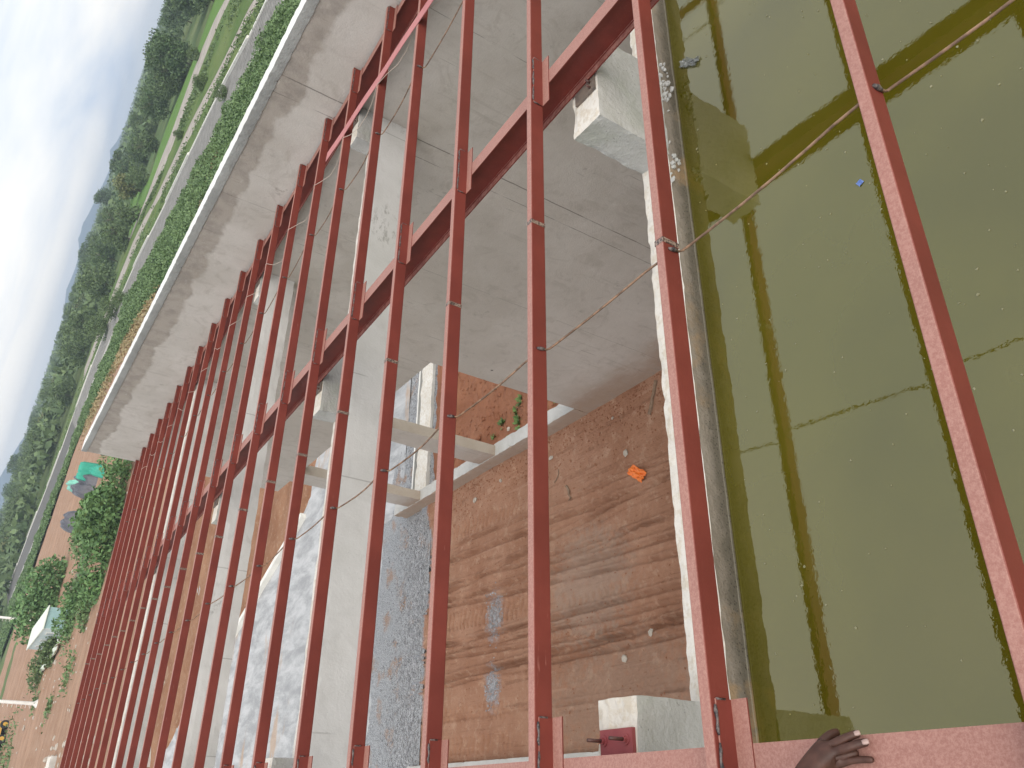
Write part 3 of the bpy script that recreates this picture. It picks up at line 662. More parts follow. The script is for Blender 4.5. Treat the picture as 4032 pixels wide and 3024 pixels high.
# ------------------------------------------------------------------ sag rods: bent rusty bars from purlin to purlin
for line, xr, i0 in (('first row', 2.13, 0), ('row by the side wall', 6.205, 0)):
    for i in range(i0, len(PY)):
        y = PY[i]; z = ROOF(y); xj = xr + 0.012 * math.sin(i * 2.1 + xr)
        yp = PY[i - 1] if i > 0 else PY[0] - 1.0; zp = ROOF(yp)
        sag = 0.018 * (1 + 0.6 * math.sin(i * 1.3 + xr))
        pts = [(xj - 0.010, y - 0.006, z - 0.030), (xj - 0.004, y - 0.0065, z - 0.085), (xj + 0.004, y - 0.012, z - 0.1), (xj + 0.010, y - 0.035, z - 0.106)]
        xe = xr + 0.012 * math.sin((i - 1) * 2.1 + xr) - 0.02
        for t in (0.15, 0.35, 0.55, 0.75, 0.88):
            pts.append((xj + 0.01 + (xe - xj) * t, y - 0.035 + (yp + 0.075 - y + 0.035) * t, z - 0.106 + (zp - 0.052 - z + 0.106) * t - sag * math.sin(math.pi * t)))
        pts += [(xe, yp + 0.072, zp - 0.05), (xe - 0.002, yp + 0.045, zp - 0.043), (xe - 0.004, yp + 0.005, zp - 0.045)]
        b_ = MB(); b_.tube(pts, 0.0058, 7)
        if i < 0:  # ribs of the reinforcing bar
            for k2 in range(46):
                t = 0.06 + 0.88 * k2 / 46; q = len(pts) - 1; f_ = t * 7; a2 = int(f_); u_ = f_ - a2
                p0 = Vector(pts[3 + min(a2, 5)]); p1 = Vector(pts[4 + min(a2, 5)]); c_ = p0.lerp(p1, u_ if a2 <= 5 else 1); d_ = (p1 - p0).normalized() * 0.003
                b_.tube([c_ - d_, c_ + d_], 0.0079, 6)
        o = b_.build('sag_rod', 'rusty_bar', None, True)
        lab = ('bent rusty sag rod between %s and %s purlins, %s' % (ORD[i - 1], ORD[i], line)) if i else 'rusty sag rod running off from the first purlin, %s' % line
        tag(o, lab, 'rod', 'rusty sag rods between the purlins')
        b_ = MB(); b_.tube([(xj - 0.012, y - 0.005, z - 0.026), (xj - 0.008, y - 0.006, z - 0.05), (xj - 0.004, y - 0.005, z - 0.074)], [0.006, 0.011, 0.007], 7)
        b_.build('weld_bead', 'burnt_weld', o, True)

# ------------------------------------------------------------------ loose flat bar and cable on the far bay
a_, b_ = Vector((6.60, 2.6, 0)), Vector((7.135, 7.45, 0))
mb = MB(); hw = 0.066; n_ = 24; vs = []; fs = []
for i in range(n_ + 1):
    p = a_.lerp(b_, i / n_); z = ROOF(p.y) + 0.003 + 0.003 * math.sin(i * 1.1)
    d_ = (b_ - a_).normalized(); s_ = Vector((d_.y, -d_.x, 0)) * hw
    vs += [(p.x - s_.x, p.y - s_.y, z), (p.x + s_.x, p.y + s_.y, z), (p.x + s_.x, p.y + s_.y, z + 0.006), (p.x - s_.x, p.y - s_.y, z + 0.006)]
for i in range(n_):
    for j in range(4): fs.append((i * 4 + j, i * 4 + (j + 1) % 4, (i + 1) * 4 + (j + 1) % 4, (i + 1) * 4 + j))
fs += [(3, 2, 1, 0), tuple(n_ * 4 + j for j in range(4))]
tag(mesh('flat_bar', vs, fs, 'pink_flat_bar'), 'loose pinkish flat steel bar lying slantwise over the purlins by the side wall', 'steel bar')
pts = []
for i in range(2, 20):
    y, y2 = PY[i], PY[i + 1]; xa = 6.80 + 0.023 * i + 0.03 * math.sin(i * 2.2)
    pts += [(xa, y - 0.012, ROOF(y) + 0.004), (xa + 0.01, y + 0.025, ROOF(y) + 0.005)]
    for t, sg in ((0.2, 0.07), (0.4, 0.12), (0.6, 0.13), (0.8, 0.08)): pts.append((xa + 0.02 * t - 0.10 * math.sin(math.pi * t), y + (y2 - y) * t, ROOF(y) - sg * (0.75 + 0.3 * math.sin(i))))
mb = MB(); mb.tube(pts, 0.0032, 6)
tag(mb.build('cable', 'pale_cable', None, True), 'thin pale cable drooping from purlin to purlin near the side wall', 'cable')

# ------------------------------------------------------------------ on the water
rr = random.Random(11); mb = MB()
for _ in range(460):
    x_, y = rr.uniform(-0.5, 5.0), rr.uniform(-0.6, 2.55); s_ = rr.choice((0.002, 0.002, 0.003, 0.003, 0.004, 0.005, 0.006)) * rr.uniform(0.7, 1.3); n_ = rr.randint(5, 8)
    vs = [(x_ + math.cos(6.283 * j / n_) * s_ * rr.uniform(0.2, 1.5), y + math.sin(6.283 * j / n_) * s_ * rr.uniform(0.2, 1.5), WATER + 0.003) for j in range(n_)]
    vs2 = [(a_, b_, WATER - 0.001) for a_, b_, c_ in vs]
    mb.add(vs + vs2, [tuple(range(n_))] + [(j, n_ + j, n_ + (j + 1) % n_, (j + 1) % n_) for j in range(n_)])
tag(mb.build('floating_scum', 'scum'), 'pale flecks of scum floating on the green water', 'scum', kind='stuff')
def crumple(name, c, sx, sy, h, mat, seed, n_=9, rot=0.0, parent=None):
    """crumpled sheet with real folds"""
    rr_ = random.Random(seed); vs = []; ca, sa = math.cos(rot), math.sin(rot)
    for j in range(n_ + 1):
        for i in range(n_ + 1):
            u_, v_ = i / n_ - 0.5, j / n_ - 0.5
            z = h * (0.5 + 0.9 * noise.noise(Vector((u_ * 4 + seed, v_ * 4, seed * 1.3))) + 0.3 * rr_.uniform(-1, 1))
            px, py = u_ * sx * (1 + 0.25 * noise.noise(Vector((v_ * 5, seed, 0)))), v_ * sy * (1 + 0.25 * noise.noise(Vector((u_ * 5, seed, 4))))
            vs.append((c[0] + px * ca - py * sa, c[1] + px * sa + py * ca, c[2] + max(0, z)))
    fs = [(j * (n_ + 1) + i, j * (n_ + 1) + i + 1, (j + 1) * (n_ + 1) + i + 1, (j + 1) * (n_ + 1) + i) for j in range(n_) for i in range(n_)]
    o_ = mesh(name, vs, fs, mat, parent)
    md = o_.modifiers.new('thick', 'SOLIDIFY'); md.thickness = min(0.01, h * 0.12)
    return o_
tag(crumple('wrapper', (2.741, 1.542, WATER + 0.001), 0.034, 0.030, 0.006, 'blue_wrapper', 4, 4, 0.5), 'small blue plastic wrapper floating on the green water', 'wrapper')
tag(crumple('plastic_bag', (4.50, 2.46, WATER), 0.17, 0.06, 0.03, 'clear_plastic', 8, 9, 0.9), 'crumpled clear plastic bag floating against the mossy wall', 'bag')

# ------------------------------------------------------------------ litter, stones and plants on the chamber floor
tag(crumple('orange_bag', (6.21, 11.42, 0.03), 0.50, 0.24, 0.06, 'orange_plastic', 26, 9, 0.9), 'torn crumpled orange plastic bag lying on the red earth', 'bag')
def stick(name, a_, b_, w_, h_, lab, cat, bend=0.0):
    a_, b_ = Vector(a_), Vector(b_); d_ = (b_ - a_).normalized(); s_ = Vector((-d_.y, d_.x, 0)); vs = []; fs = []
    for i in range(7):
        p = a_.lerp(b_, i / 6) + s_ * bend * math.sin(math.pi * i / 6); ww = w_ * (0.85 + 0.25 * noise.noise(p * 7)); p.z = floor_z(p.x, p.y) + 0.004
        vs += [p - s_ * ww / 2, p + s_ * ww / 2, p + s_ * ww / 2 * 0.8 + Vector((0, 0, h_)), p - s_ * ww / 2 * 0.8 + Vector((0, 0, h_))]
    for i in range(6):
        for j in range(4): fs.append((i * 4 + j, i * 4 + (j + 1) % 4, (i + 1) * 4 + (j + 1) % 4, (i + 1) * 4 + j))
    fs += [(3, 2, 1, 0), (24, 25, 26, 27)]
    return tag(mesh(name, vs, fs, 'old_wood'), lab, cat)
stick('plank', (8.02, 10.60, 0.05), (7.38, 10.95, 0.05), 0.10, 0.03, 'weathered plank lying at the foot of the side wall', 'plank')
stick('stick', (6.70, 13.85, 0), (6.30, 13.72, 0), 0.07, 0.03, 'thick brown stick lying on the red earth', 'stick', 0.05)
stick('twig', (7.22, 14.15, 0), (6.92, 14.3, 0), 0.025, 0.015, 'thin bent dark twig on the red earth', 'twig', 0.06)
SPOTS = [(7.6, 14.43, .07, 'beside the thin dark twig'), (6.8, 11.76, .075, 'right of the orange bag'), (2.63, 12.16, .07, 'on the smooth brown earth'), (2.98, 11.32, .075, 'on the orange rut edge'), (7.55, 17.9, .085, 'near the foot of the openings'), (7.9, 10.35, .05, 'against the foot of the side wall'), (7.75, 12.1, .05, 'below the sill corner'), (7.7, 16.6, .06, 'below the pier'), (1.6, 12.9, .045, 'near the stub column plate'), (7.0, 15.2, .035, 'between the twig and the pier')]
for x_, y, s_, wh in SPOTS:
    mb = MB(); rock(mb, (x_, y, floor_z(x_, y) + s_ * 0.25), s_, random.Random(int(x_ * 100)))
    tag(mb.build('stone', 'pale_stone'), 'small pale stone %s' % wh, 'stone', 'stones on the red earth')
rr = random.Random(19); mb = MB()
for _ in range(900):
    x_ = min(XW - 0.05, XW - abs(rr.gauss(0, 0.55))); y = rr.uniform(9.6, 20.2); r_ = rr.uniform(0.008, 0.026); rock(mb, (x_, y, floor_z(x_, y) + r_ * 0.3), r_, rr)
for _ in range(900):
    x_, y = rr.uniform(0.8, 8.0), rr.uniform(9.6, 20.4); r_ = rr.uniform(0.006, 0.02); rock(mb, (x_, y, floor_z(x_, y) + r_ * 0.3), r_, rr)
for _ in range(1300):
    x_, y = rr.uniform(8.5, 13.5), rr.uniform(11.5, 19.9); r_ = rr.uniform(0.012, 0.05) * (1.5 if rr.random() < 0.05 else 1); rock(mb, (x_, y, bank_z(x_, y) + r_ * 0.3), r_, rr)
tag(mb.build('clods', 'red_bank_soil'), 'small clods and crumbs of red earth', 'clods', kind='stuff')
mb = MB(); rr = random.Random(23)
for _ in range(9000):
    y = 20.5 + abs(rr.gauss(0, 0.9)); x_ = rr.uniform(0.4, 14); x_ += 0
    if y > 23.4 or (XW - 0.05 < x_ < XW + 0.4): continue
    if y < 20.75 and rr.random() < 0.5: continue
    r_ = rr.uniform(0.014, 0.034); rock(mb, (x_, y, gr_z(x_, y) + r_ * 0.4), r_, rr)
for cx, cy, ax, ay, n_ in ((4.25, 16.85, 0.42, 0.28, 330), (2.6, 16.9, 0.36, 0.24, 260)):
    for _ in range(n_):
        x_, y = rr.gauss(cx, ax * 0.6), rr.gauss(cy, ay * 0.6); r_ = rr.uniform(0.012, 0.026); rock(mb, (x_, y, floor_z(x_, y) + r_ * 0.4), r_, rr)
tag(mb.build('gravel_stones', 'gravel_stone'), 'loose grey crushed gravel', 'gravel', kind='stuff')
def weed(name, c, h_, n_, spread, lab, grp, mat='leaf_weed', seed=0):
    rr_ = random.Random(seed); mb_ = MB()
    for _ in range(n_):
        a_ = rr_.uniform(0, 6.28); l_ = h_ * rr_.uniform(0.6, 1.2); bx, by = c[0] + rr_.gauss(0, spread), c[1] + rr_.gauss(0, spread)
        d_ = Vector((math.cos(a_), math.sin(a_), rr_.uniform(0.3, 1.4))).normalized(); s_ = Vector((-d_.y, d_.x, 0)).normalized() * l_ * 0.26
        p = Vector((bx, by, c[2] - 0.02)); mb_.add([p, p + d_ * l_ * 0.5 + s_, p + d_ * l_ + Vector((0, 0, -0.1 * l_)), p + d_ * l_ * 0.5 - s_], [(0, 1, 2, 3)])
    return tag(mb_.build(name, mat), lab, 'weed', grp)
for j, (x_, y, h_, wh) in enumerate(((9.51, 15.41, .22, 'farthest up the bank'), (9.35, 15.75, .2, 'beside the tallest weed'), (9.25, 16.35, .2, 'with yellowing leaves'), (9.0, 15.60, .2, 'next to the white stone'), (8.85, 15.55, .18, 'behind the rough sill'), (8.95, 16.75, .16, 'on the pier side'), (8.80, 13.6, .2, 'at the corner of the opening'), (8.75, 16.1, .13, 'lowest by the sill'))):
    weed('weed', (x_, y, bank_z(x_, y)), h_ * 0.9, 18, 0.035, 'small green weed on the red bank through the opening, %s' % wh, 'weeds on the red bank', seed=j)
for x_, y, s_, wh in ((8.93, 16.0, .08, 'white stone among the weeds beyond the opening'), (9.15, 17.35, .11, 'brown lump of stone by the pier beyond the opening'), (10.0, 14.9, .16, 'red clod of hard earth on the bank beyond the opening')):
    mb = MB(); rock(mb, (x_, y, bank_z(x_, y) + s_ * 0.3), s_, random.Random(int(x_ * 77)))
    tag(mb.build('stone', 'pale_stone' if 'white' in wh else 'red_bank_soil'), wh, 'stone')
# rough concrete apron and its white edge beyond the openings
tag(rough_box(XW + WT + 0.08, 19, 20.78, 21.58, -0.1, 0.10, 0.12, 0.05, 2.2).build('concrete_apron', ['concrete_sill', 'concrete_fresh_top', 'concrete_sill']), 'rough pale concrete apron strip beyond the openings, between gravel and red bank', 'apron')
tag(rough_box(XW + WT + 0.08, 19, 21.60, 21.70, -0.1, 0.14, 0.2, 0.012, 2.2).build('apron_kerb', ['concrete_coping_side', 'white_kerb', 'concrete_coping_side']), 'thin white kerb edging the gravel beyond the openings', 'kerb')
k1, k2_ = Vector((10.9, 31.6, 0)), Vector((6.8, 40.0, 0)); d_ = (k2_ - k1).normalized(); s_ = Vector((d_.y, -d_.x, 0)) * 0.12
mb = MB(); vs = []
for p in (k1, k2_): vs += [p - s_, p + s_, p + s_ + Vector((0, 0, 0.3)), p - s_ + Vector((0, 0, 0.3))]
mb.add(vs, [(0, 1, 5, 4), (1, 2, 6, 5), (2, 3, 7, 6), (3, 0, 4, 7), (3, 2, 1, 0), (4, 5, 6, 7)])
tag(mb.build('road_kerb', 'white_kerb'), 'pale kerb line between the grey slurry road and the brown earth, seen under the purlins', 'kerb')
for x_, y, sx, sy, sz, wh in ((2.6, 52.6, 1.1, 1.9, 0.5, 'larger pale concrete block on the bare soil, seen between the far purlins'), (3.4, 93.0, 1.8, 2.4, 0.7, 'pale concrete slab on the soil at the end of the roof'), (1.2, 74, 0.7, 3.2, 0.5, 'long pale concrete block on the soil under the last purlins')):
    tag(rough_box(x_ - sx / 2, x_ + sx / 2, y - sy / 2, y + sy / 2, -0.1, sz, 0.2, 0.05, 1.5).build('concrete_block', ['concrete_sill', 'concrete_fresh_top', 'concrete_sill']), wh, 'block')
rr = random.Random(31); mb = MB()
for _ in range(260):
    x_, y = rr.uniform(-2, 30), rr.uniform(52, 140); r_ = rr.uniform(0.06, 0.2) * (2 if rr.random() < 0.06 else 1); rock(mb, (x_, y, site_z(x_, y) + r_ * 0.2), r_, rr)
for _ in range(120):
    x_, y = rr.gauss(3.0, 1.5), rr.uniform(70, 100); r_ = rr.uniform(0.15, 0.4); rock(mb, (x_, y, site_z(x_, y) + r_ * 0.2), r_, rr)
tag(mb.build('site_rubble', 'pale_stone'), 'scattered pale rubble on the bare building site', 'rubble', kind='stuff')

# ------------------------------------------------------------------ leafy masses
def leaf_quad(mb_, p, s_, rr_, up=0.4):
    n_ = Vector((rr_.gauss(0, 1), rr_.gauss(0, 1), rr_.gauss(0, 1) + up)).normalized()
    u_ = n_.cross(Vector((rr_.gauss(0, 1), rr_.gauss(0, 1), rr_.gauss(0, 1)))).normalized(); v_ = n_.cross(u_)
    a_, b_ = s_ * rr_.uniform(0.7, 1.2), s_ * rr_.uniform(0.4, 0.7)
    mb_.add([p - u_ * a_, p + v_ * b_ + n_ * s_ * 0.15, p + u_ * a_, p - v_ * b_ - n_ * s_ * 0.1], [(0, 1, 2, 3)])
A_, B_ = resample(HN, 200), resample(HF, 200)
rr = random.Random(41); mb = MB()
for _ in range(95000):
    f_ = rr.random() ** 1.25 * 198.9; i = int(f_); t = rr.random() ** 0.8
    p = A_[i].lerp(A_[i + 1], f_ - i).lerp(B_[i].lerp(B_[i + 1], f_ - i), t)
    hgt = 1.3 + 0.9 * noise.noise(p * 0.23) + 0.6 * noise.noise(p * 0.71)
    hgt *= (1.0 if i < 90 else 0.62) * min(1, t * 9 + 0.25) * min(1, (1 - t) * 5 + 0.25)
    p.z = max(0.05, hgt * (0.35 + 0.65 * rr.random() ** 0.4)); s_ = rr.uniform(0.09, 0.20) * (1 + i / 200)
    leaf_quad(mb, p, s_, rr, 0.7)
tag(mb.build('undergrowth', 'leaf_bank'), 'dense bright green undergrowth along the bank behind the side wall', 'undergrowth', kind='stuff')
def clump_mesh(name, lobes, n_, ls, mat, seed, parent=None, shell=0.55):
    rr_ = random.Random(seed); mb_ = MB(); wts = [l_[3] * l_[4] * l_[5] for l_ in lobes]
    for _ in range(n_):
        cx, cy, cz, ax, ay, az = rr_.choices(lobes, wts)[0]
        d_ = Vector((rr_.gauss(0, 1), rr_.gauss(0, 1), rr_.gauss(0, 1))).normalized(); q = shell + (1 - shell) * rr_.random() ** 0.5
        p = Vector((cx + d_.x * ax * q, cy + d_.y * ay * q, cz + d_.z * az * q))
        if p.z < 0.05: p.z = rr_.uniform(0.05, 0.5)
        p += noise.noise_vector(p * 0.8) * 0.25 * min(ax, az)
        leaf_quad(mb_, p, ls * rr_.uniform(0.7, 1.4), rr_, 0.5)
    return mb_.build(name, mat, parent)
def trunk_mesh(name, h_, r_, parent, limbs, seed):
    rr_ = random.Random(seed); mb_ = MB()
    mb_.tube([(0, 0, -0.3), (0.04 * h_, 0.02 * h_, h_ * 0.4), (0.02 * h_, 0.05 * h_, h_ * 0.8)], [r_, r_ * 0.7, r_ * 0.3], 7)
    for _ in range(limbs):
        a_ = rr_.uniform(0, 6.28); z0 = h_ * rr_.uniform(0.3, 0.6); l_ = h_ * rr_.uniform(0.2, 0.4)
        mb_.tube([(0.03 * h_, 0.02 * h_, z0), (0.03 * h_ + math.cos(a_) * l_ * 0.6, math.sin(a_) * l_ * 0.6, z0 + l_ * 0.6), (math.cos(a_) * l_, math.sin(a_) * l_, z0 + l_ * 1.0)], [r_ * 0.5, r_ * 0.35, r_ * 0.12], 6)
    return mb_.build(name, 'bark', parent, True)
def lobes_for(seed, h_, w_, n_, z0):
    rr_ = random.Random(seed); out = []
    for _ in range(n_):
        a_ = rr_.uniform(0, 6.28); q = rr_.random() ** 0.6 * w_ * 0.55; z = z0 + (h_ - z0) * rr_.uniform(0.15, 0.85); s_ = w_ * rr_.uniform(0.24, 0.42)
        out.append((math.cos(a_) * q, math.sin(a_) * q, z, s_, s_, s_ * rr_.uniform(0.6, 0.9)))
    return out
# big bushes on the site
def bush(c, h_, w_, seed, lab, n_=2600, ls=0.30, mat='leaf_bush'):
    root = tag(empty('bush', c), lab, 'bush')
    clump_mesh('foliage', lobes_for(seed, h_, w_, 9, 0.0) + [(0, 0, h_ * 0.3, w_ * 0.5, w_ * 0.5, h_ * 0.4)], n_, ls, mat, seed, root)
    mb_ = MB(); rr_ = random.Random(seed)
    for _ in range(5):
        a_ = rr_.uniform(0, 6.28); mb_.tube([(0, 0, -0.2), (math.cos(a_) * w_ * 0.15, math.sin(a_) * w_ * 0.15, h_ * 0.3), (math.cos(a_) * w_ * 0.3, math.sin(a_) * w_ * 0.3, h_ * 0.7)], [0.07, 0.05, 0.02], 5)
    mb_.build('stems', 'bark', root, True)
    return root
bush((31.5, 92, 0), 2.9, 6.8, 51, 'large feathery green bush below the tarpaulins, at the end of the side wall', 4600, 0.20)
bush((25.2, 90, 0), 3.3, 6.4, 52, 'large dark leafy bush against the last purlin, beside the feathery bush', 4200, 0.24)
bush((30.0, 108, 0), 1.6, 6.0, 57, 'pale green bush on the soil between the two biggest bushes', 1800, 0.2, 'leaf_bank')
bush((28.8, 139, 0), 4.3, 9.4, 53, 'broad dark green bush behind the teal cabin', 4800, 0.28)
bush((20.4, 108.5, 0), 1.5, 5.0, 54, 'low scrubby bush before the ribbed end of the teal cabin', 1800, 0.2)
bush((18.0, 119.5, 0), 1.5, 3.6, 58, 'small dark bush at the window side of the teal cabin', 1400, 0.2, 'leaf_tree_mid')
bush((20.0, 92, 0), 1.5, 3.6, 55, 'small green bush at the edge of the roof frame', 900, 0.2)
bush((18.2, 97, 0), 1.2, 3.0, 56, 'small light green bush on the bare soil near the last purlin', 700, 0.2, 'leaf_bank')
bush((16.9, 130, 0), 1.4, 4.0, 59, 'low grey-green scrub beside the white sheet', 1000, 0.2, 'leaf_tree_mid')
rr = random.Random(61); mb = MB()
for _ in range(2600):
    f_ = 60 + rr.random() * 60; i = int(f_); p = A_[i] + Vector((rr.gauss(-3.0, 1.8), rr.gauss(0, 2), 0)); p.z = 0.2 + 0.5 * rr.random(); leaf_quad(mb, p, rr.uniform(0.15, 0.35), rr)
tag(mb.build('dry_scrub', 'leaf_dry'), 'dry brownish scrub between the undergrowth and the side wall coping', 'scrub', kind='stuff')
mb = MB(); rr = random.Random(63)
for x_, y, n_, sp_ in ((25, 112, 700, 4.5), (20, 108, 500, 3.5), (12, 126, 120, 1.0), (10, 110, 120, 1.2), (13, 100, 160, 2.0), (7, 156, 500, 5)):
    for _ in range(n_):
        p = Vector((rr.gauss(x_, sp_ * 0.6), rr.gauss(y, sp_), 0)); p.z = site_z(p.x, p.y) + rr.uniform(0.05, 0.4); leaf_quad(mb, p, rr.uniform(0.12, 0.3), rr)
tag(mb.build('site_grass', 'leaf_bank'), 'tufts of grass on the bare building site', 'grass', kind='stuff')

# ------------------------------------------------------------------ trees beyond the channels
proto = []
for v, (h_, w_, mat, n_, z0) in enumerate(((14, 10, 'leaf_tree_dark', 1700, 0.3), (11, 9, 'leaf_tree_mid', 1500, 0.2), (16, 9, 'leaf_tree_dark', 1800, 0.8), (9, 8, 'leaf_tree_yellow', 1300, 0.3), (12, 11, 'leaf_tree_mid', 1600, 0.2))):
    root = empty('tree', (0, 0, 0))
    clump_mesh('crown', lobes_for(70 + v, h_, w_, 15, z0), int(n_ * 1.7), 0.46, mat, 80 + v, root, 0.4)
    trunk_mesh('trunk', h_, 0.24, root, 6, 90 + v); proto.append(root)
used = [False] * len(proto)
def plant(v, x_, y, s_, rot, lab, grp, z=0.0):
    if used[v]:
        r_ = proto[v].copy(); col.objects.link(r_)
        for ch in proto[v].children: c_ = ch.copy(); col.objects.link(c_); c_.parent = r_
    else: r_ = proto[v]; used[v] = True
    r_.location = (x_, y, z); r_.scale = (s_, s_, s_ * 1.0); r_.rotation_euler = (0, 0, rot)
    return tag(r_, lab, 'tree', grp)
LB = 'one of the dense green trees massed in the wood beyond the channels'; GB = 'trees of the wood beyond the channels'
rr = random.Random(101)
TBL = resample(TB, 60)
EDGE = resample([(190, 135), (186, 160), (180, 172), (183, 192), (186, 206), (180, 214), (174, 217), (168, 226)], 50)
n_t = 0
for j in range(46):                                   # wood along the bright verge
    p = EDGE[rr.randint(0, 48)]; q = 1 + rr.random() ** 1.5 * 0.55; t = rr.random()
    plant(rr.choice((0, 2, 0, 4, 1)), p.x * q + 4, p.y * q + 4, rr.uniform(0.55, 0.85) * (1.05 if p.y < 190 else 0.85), rr.uniform(0, 6.28), LB, GB); n_t += 1
FARP = resample([(150, 215), (146, 240), (138, 262), (122, 280), (108, 292), (96, 308), (88, 330), (78, 360)], 60)
for j in range(110):                                  # wood beyond the far part of the channel
    p = FARP[rr.randint(0, 59)]; q = 1 + rr.random() ** 1.3 * 0.9
    plant(rr.choice((1, 4, 3, 1, 0, 4)), p.x * q, p.y * q, rr.uniform(0.45, 0.85), rr.uniform(0, 6.28), LB, GB)
for j in range(44):
    p = FARP[rr.randint(0, 59)]; q = rr.uniform(1.7, 3.2)
    plant(rr.choice((0, 1, 2, 4)), p.x * q, p.y * q, rr.uniform(0.6, 1.0), rr.uniform(0, 6.28), LB, GB)
for x_, y, v, s_, lab in ((182, 240, 3, 1.0, 'round tree with yellowish blossom beside the bright green field'), (262, 330, 2, 0.78, 'tall tree standing out of the wood against the sky'), (330, 455, 2, 0.95, 'slim tree sticking up alone above the far treeline'), (205, 296, 1, 0.7, 'small bushy tree at the lower edge of the bright green field'), (152, 214, 1, 0.62, 'bushy tree where the path meets the bright green field'), (262, 372, 1, 0.8, 'dark tree in the middle of the bright green field'), (122, 122, 4, 0.2, 'dark low thicket on the meadow between the channels'), (123, 140, 1, 0.2, 'small bush on the meadow edge'), (163, 155, 1, 0.3, 'small dark tree on the strip of green beside the wood')):
    plant(v, x_, y, s_, rr.uniform(0, 6), lab, 'single trees beyond the channels')
# saplings in the channel
for x_, y, s_, lab in ((86.0, 86.5, 0.15, 'dark sapling rising over the block slope by the white kerb'), (104.5, 196, 0.42, 'bushy sapling hiding the kerb where the block slope bends'), (103, 182, 0.36, 'bushy sapling on the block slope, before the bend'), (99, 170, 0.24, 'small sapling at the foot of the block slope')):
    plant(4, x_, y, s_, 1.0 + x_, lab, 'saplings along the channel', 0.1)
# far wood as one mass
rr = random.Random(121); mb = MB()
for _ in range(15000):
    ang = rr.uniform(R(8), R(60)); d_ = 330 + 2200 * rr.random() ** 1.7
    p = Vector((math.sin(ang) * d_, math.cos(ang) * d_, 0)); den = noise.noise(p * 0.006) + 0.25
    if den < 0: continue
    hh = (5 + 6 * (0.5 + noise.noise(p * 0.02))) * (1.0 if d_ > 600 else 0.8)
    for _k in range(3): leaf_quad(mb, p + Vector((rr.gauss(0, 3), rr.gauss(0, 3), hh * rr.uniform(0.25, 0.95))), rr.uniform(0.8, 1.7) * (1 + d_ / 1800), rr, 0.3)
tag(mb.build('far_wood', 'leaf_tree_mid'), 'distant wooded plain running to the horizon', 'wood', kind='stuff')
# bank vegetation between block slope kerb and lining
rr = random.Random(131); mb = MB(); P1, P2, P3 = resample(PF, 200), resample(C2N, 200), resample(C2F, 200); P4 = resample(P3N, 200)
for _ in range(9000):
    i = rr.randint(0, 198); t = rr.random(); p = P1[i].lerp(P2[i], t)
    if noise.noise(p * 0.12) < 0.0: continue
    p.z = 0.6 + rr.uniform(0, 0.45); leaf_quad(mb, p, rr.uniform(0.12, 0.3), rr, 0.5)
for _ in range(7000):
    i = rr.randint(0, 150); t = 0.5 + rr.gauss(0, 0.13); p = P3[i].lerp(P4[i], t)
    if noise.noise(p * 0.06 + Vector((3, 1, 0))) < -0.1: continue
    p.z = 0.2 + rr.uniform(0, 0.5); leaf_quad(mb, p, rr.uniform(0.15, 0.35), rr, 0.5)
tag(mb.build('meadow_scrub', 'leaf_tree_mid'), 'rough scrub and tall grass on the verges between the channels', 'scrub', kind='stuff')

# ------------------------------------------------------------------ hexagonal blocks and white kerb of the channel slope
A2, B2 = resample(PN, 400), resample(PF, 400)
def on_slope(s_, t):
    f_ = s_ * 398.9; i = int(f_); p = A2[i].lerp(A2[i + 1], f_ - i).lerp(B2[i].lerp(B2[i + 1], f_ - i), t); p.z = 0.04 + 0.66 * t; return p
LEN = sum((A2[i + 1] - A2[i]).length for i in range(399))
hexes = []; step_s = 0.62
ns = int(170 / step_s)
for i in range(ns):
    s_ = (8 + i * step_s) / LEN
    wdt = (on_slope(s_, 1) - on_slope(s_, 0)).length; nt_ = max(4, int(wdt / 0.56))
    for j in range(nt_): hexes.append((s_ + (0.5 * step_s / LEN if j % 2 else 0), (j + 0.5) / nt_))
HV = [(math.cos(R(60 * q)) * 0.31, math.sin(R(60 * q)) * 0.31) for q in range(6)]
hv = [(a_, b_, -0.03) for a_, b_ in HV] + [(a_ * 0.9, b_ * 0.9, 0.05) for a_, b_ in HV]
hf = [tuple(range(6, 12))] + [(q, (q + 1) % 6, 6 + (q + 1) % 6, 6 + q) for q in range(6)]
mb = MB(); me_hex = None
for n2, (s_, t) in enumerate(hexes):
    p = on_slope(s_, t)
    if n2 < 300:
        if me_hex is None: o = mesh('paving_block', hv, hf, 'block_grey', slope); me_hex = o.data
        else: o = link('paving_block', me_hex, slope)
        o.location = p; o.rotation_euler = (0, 0, R(8))
    else:
        mb.add([(p.x + a_, p.y + b_, p.z + c_) for a_, b_, c_ in hv], hf)
o = mb.build('paving_blocks', 'block_grey', slope); o['kind'] = 'stuff'
kb = resample(PF, 130); seg = 0
for a0 in range(0, 128, 8):
    vs = []; fs = []; pts = kb[a0:a0 + 9]; zz = 0.72 + (0.18 if (a0 // 8) % 2 else 0.0)
    for p in pts: vs += [(p.x - 0.1, p.y, zz - 0.2), (p.x + 0.45, p.y, zz - 0.2), (p.x + 0.45, p.y, zz + 0.16), (p.x - 0.1, p.y, zz + 0.16)]
    for i in range(len(pts) - 1):
        for j in range(4): fs.append((i * 4 + j, i * 4 + (j + 1) % 4, (i + 1) * 4 + (j + 1) % 4, (i + 1) * 4 + j))
    fs += [(3, 2, 1, 0), tuple((len(pts) - 1) * 4 + j for j in range(4))]
    o = mesh('kerb_length', vs, fs, 'white_kerb', slope)

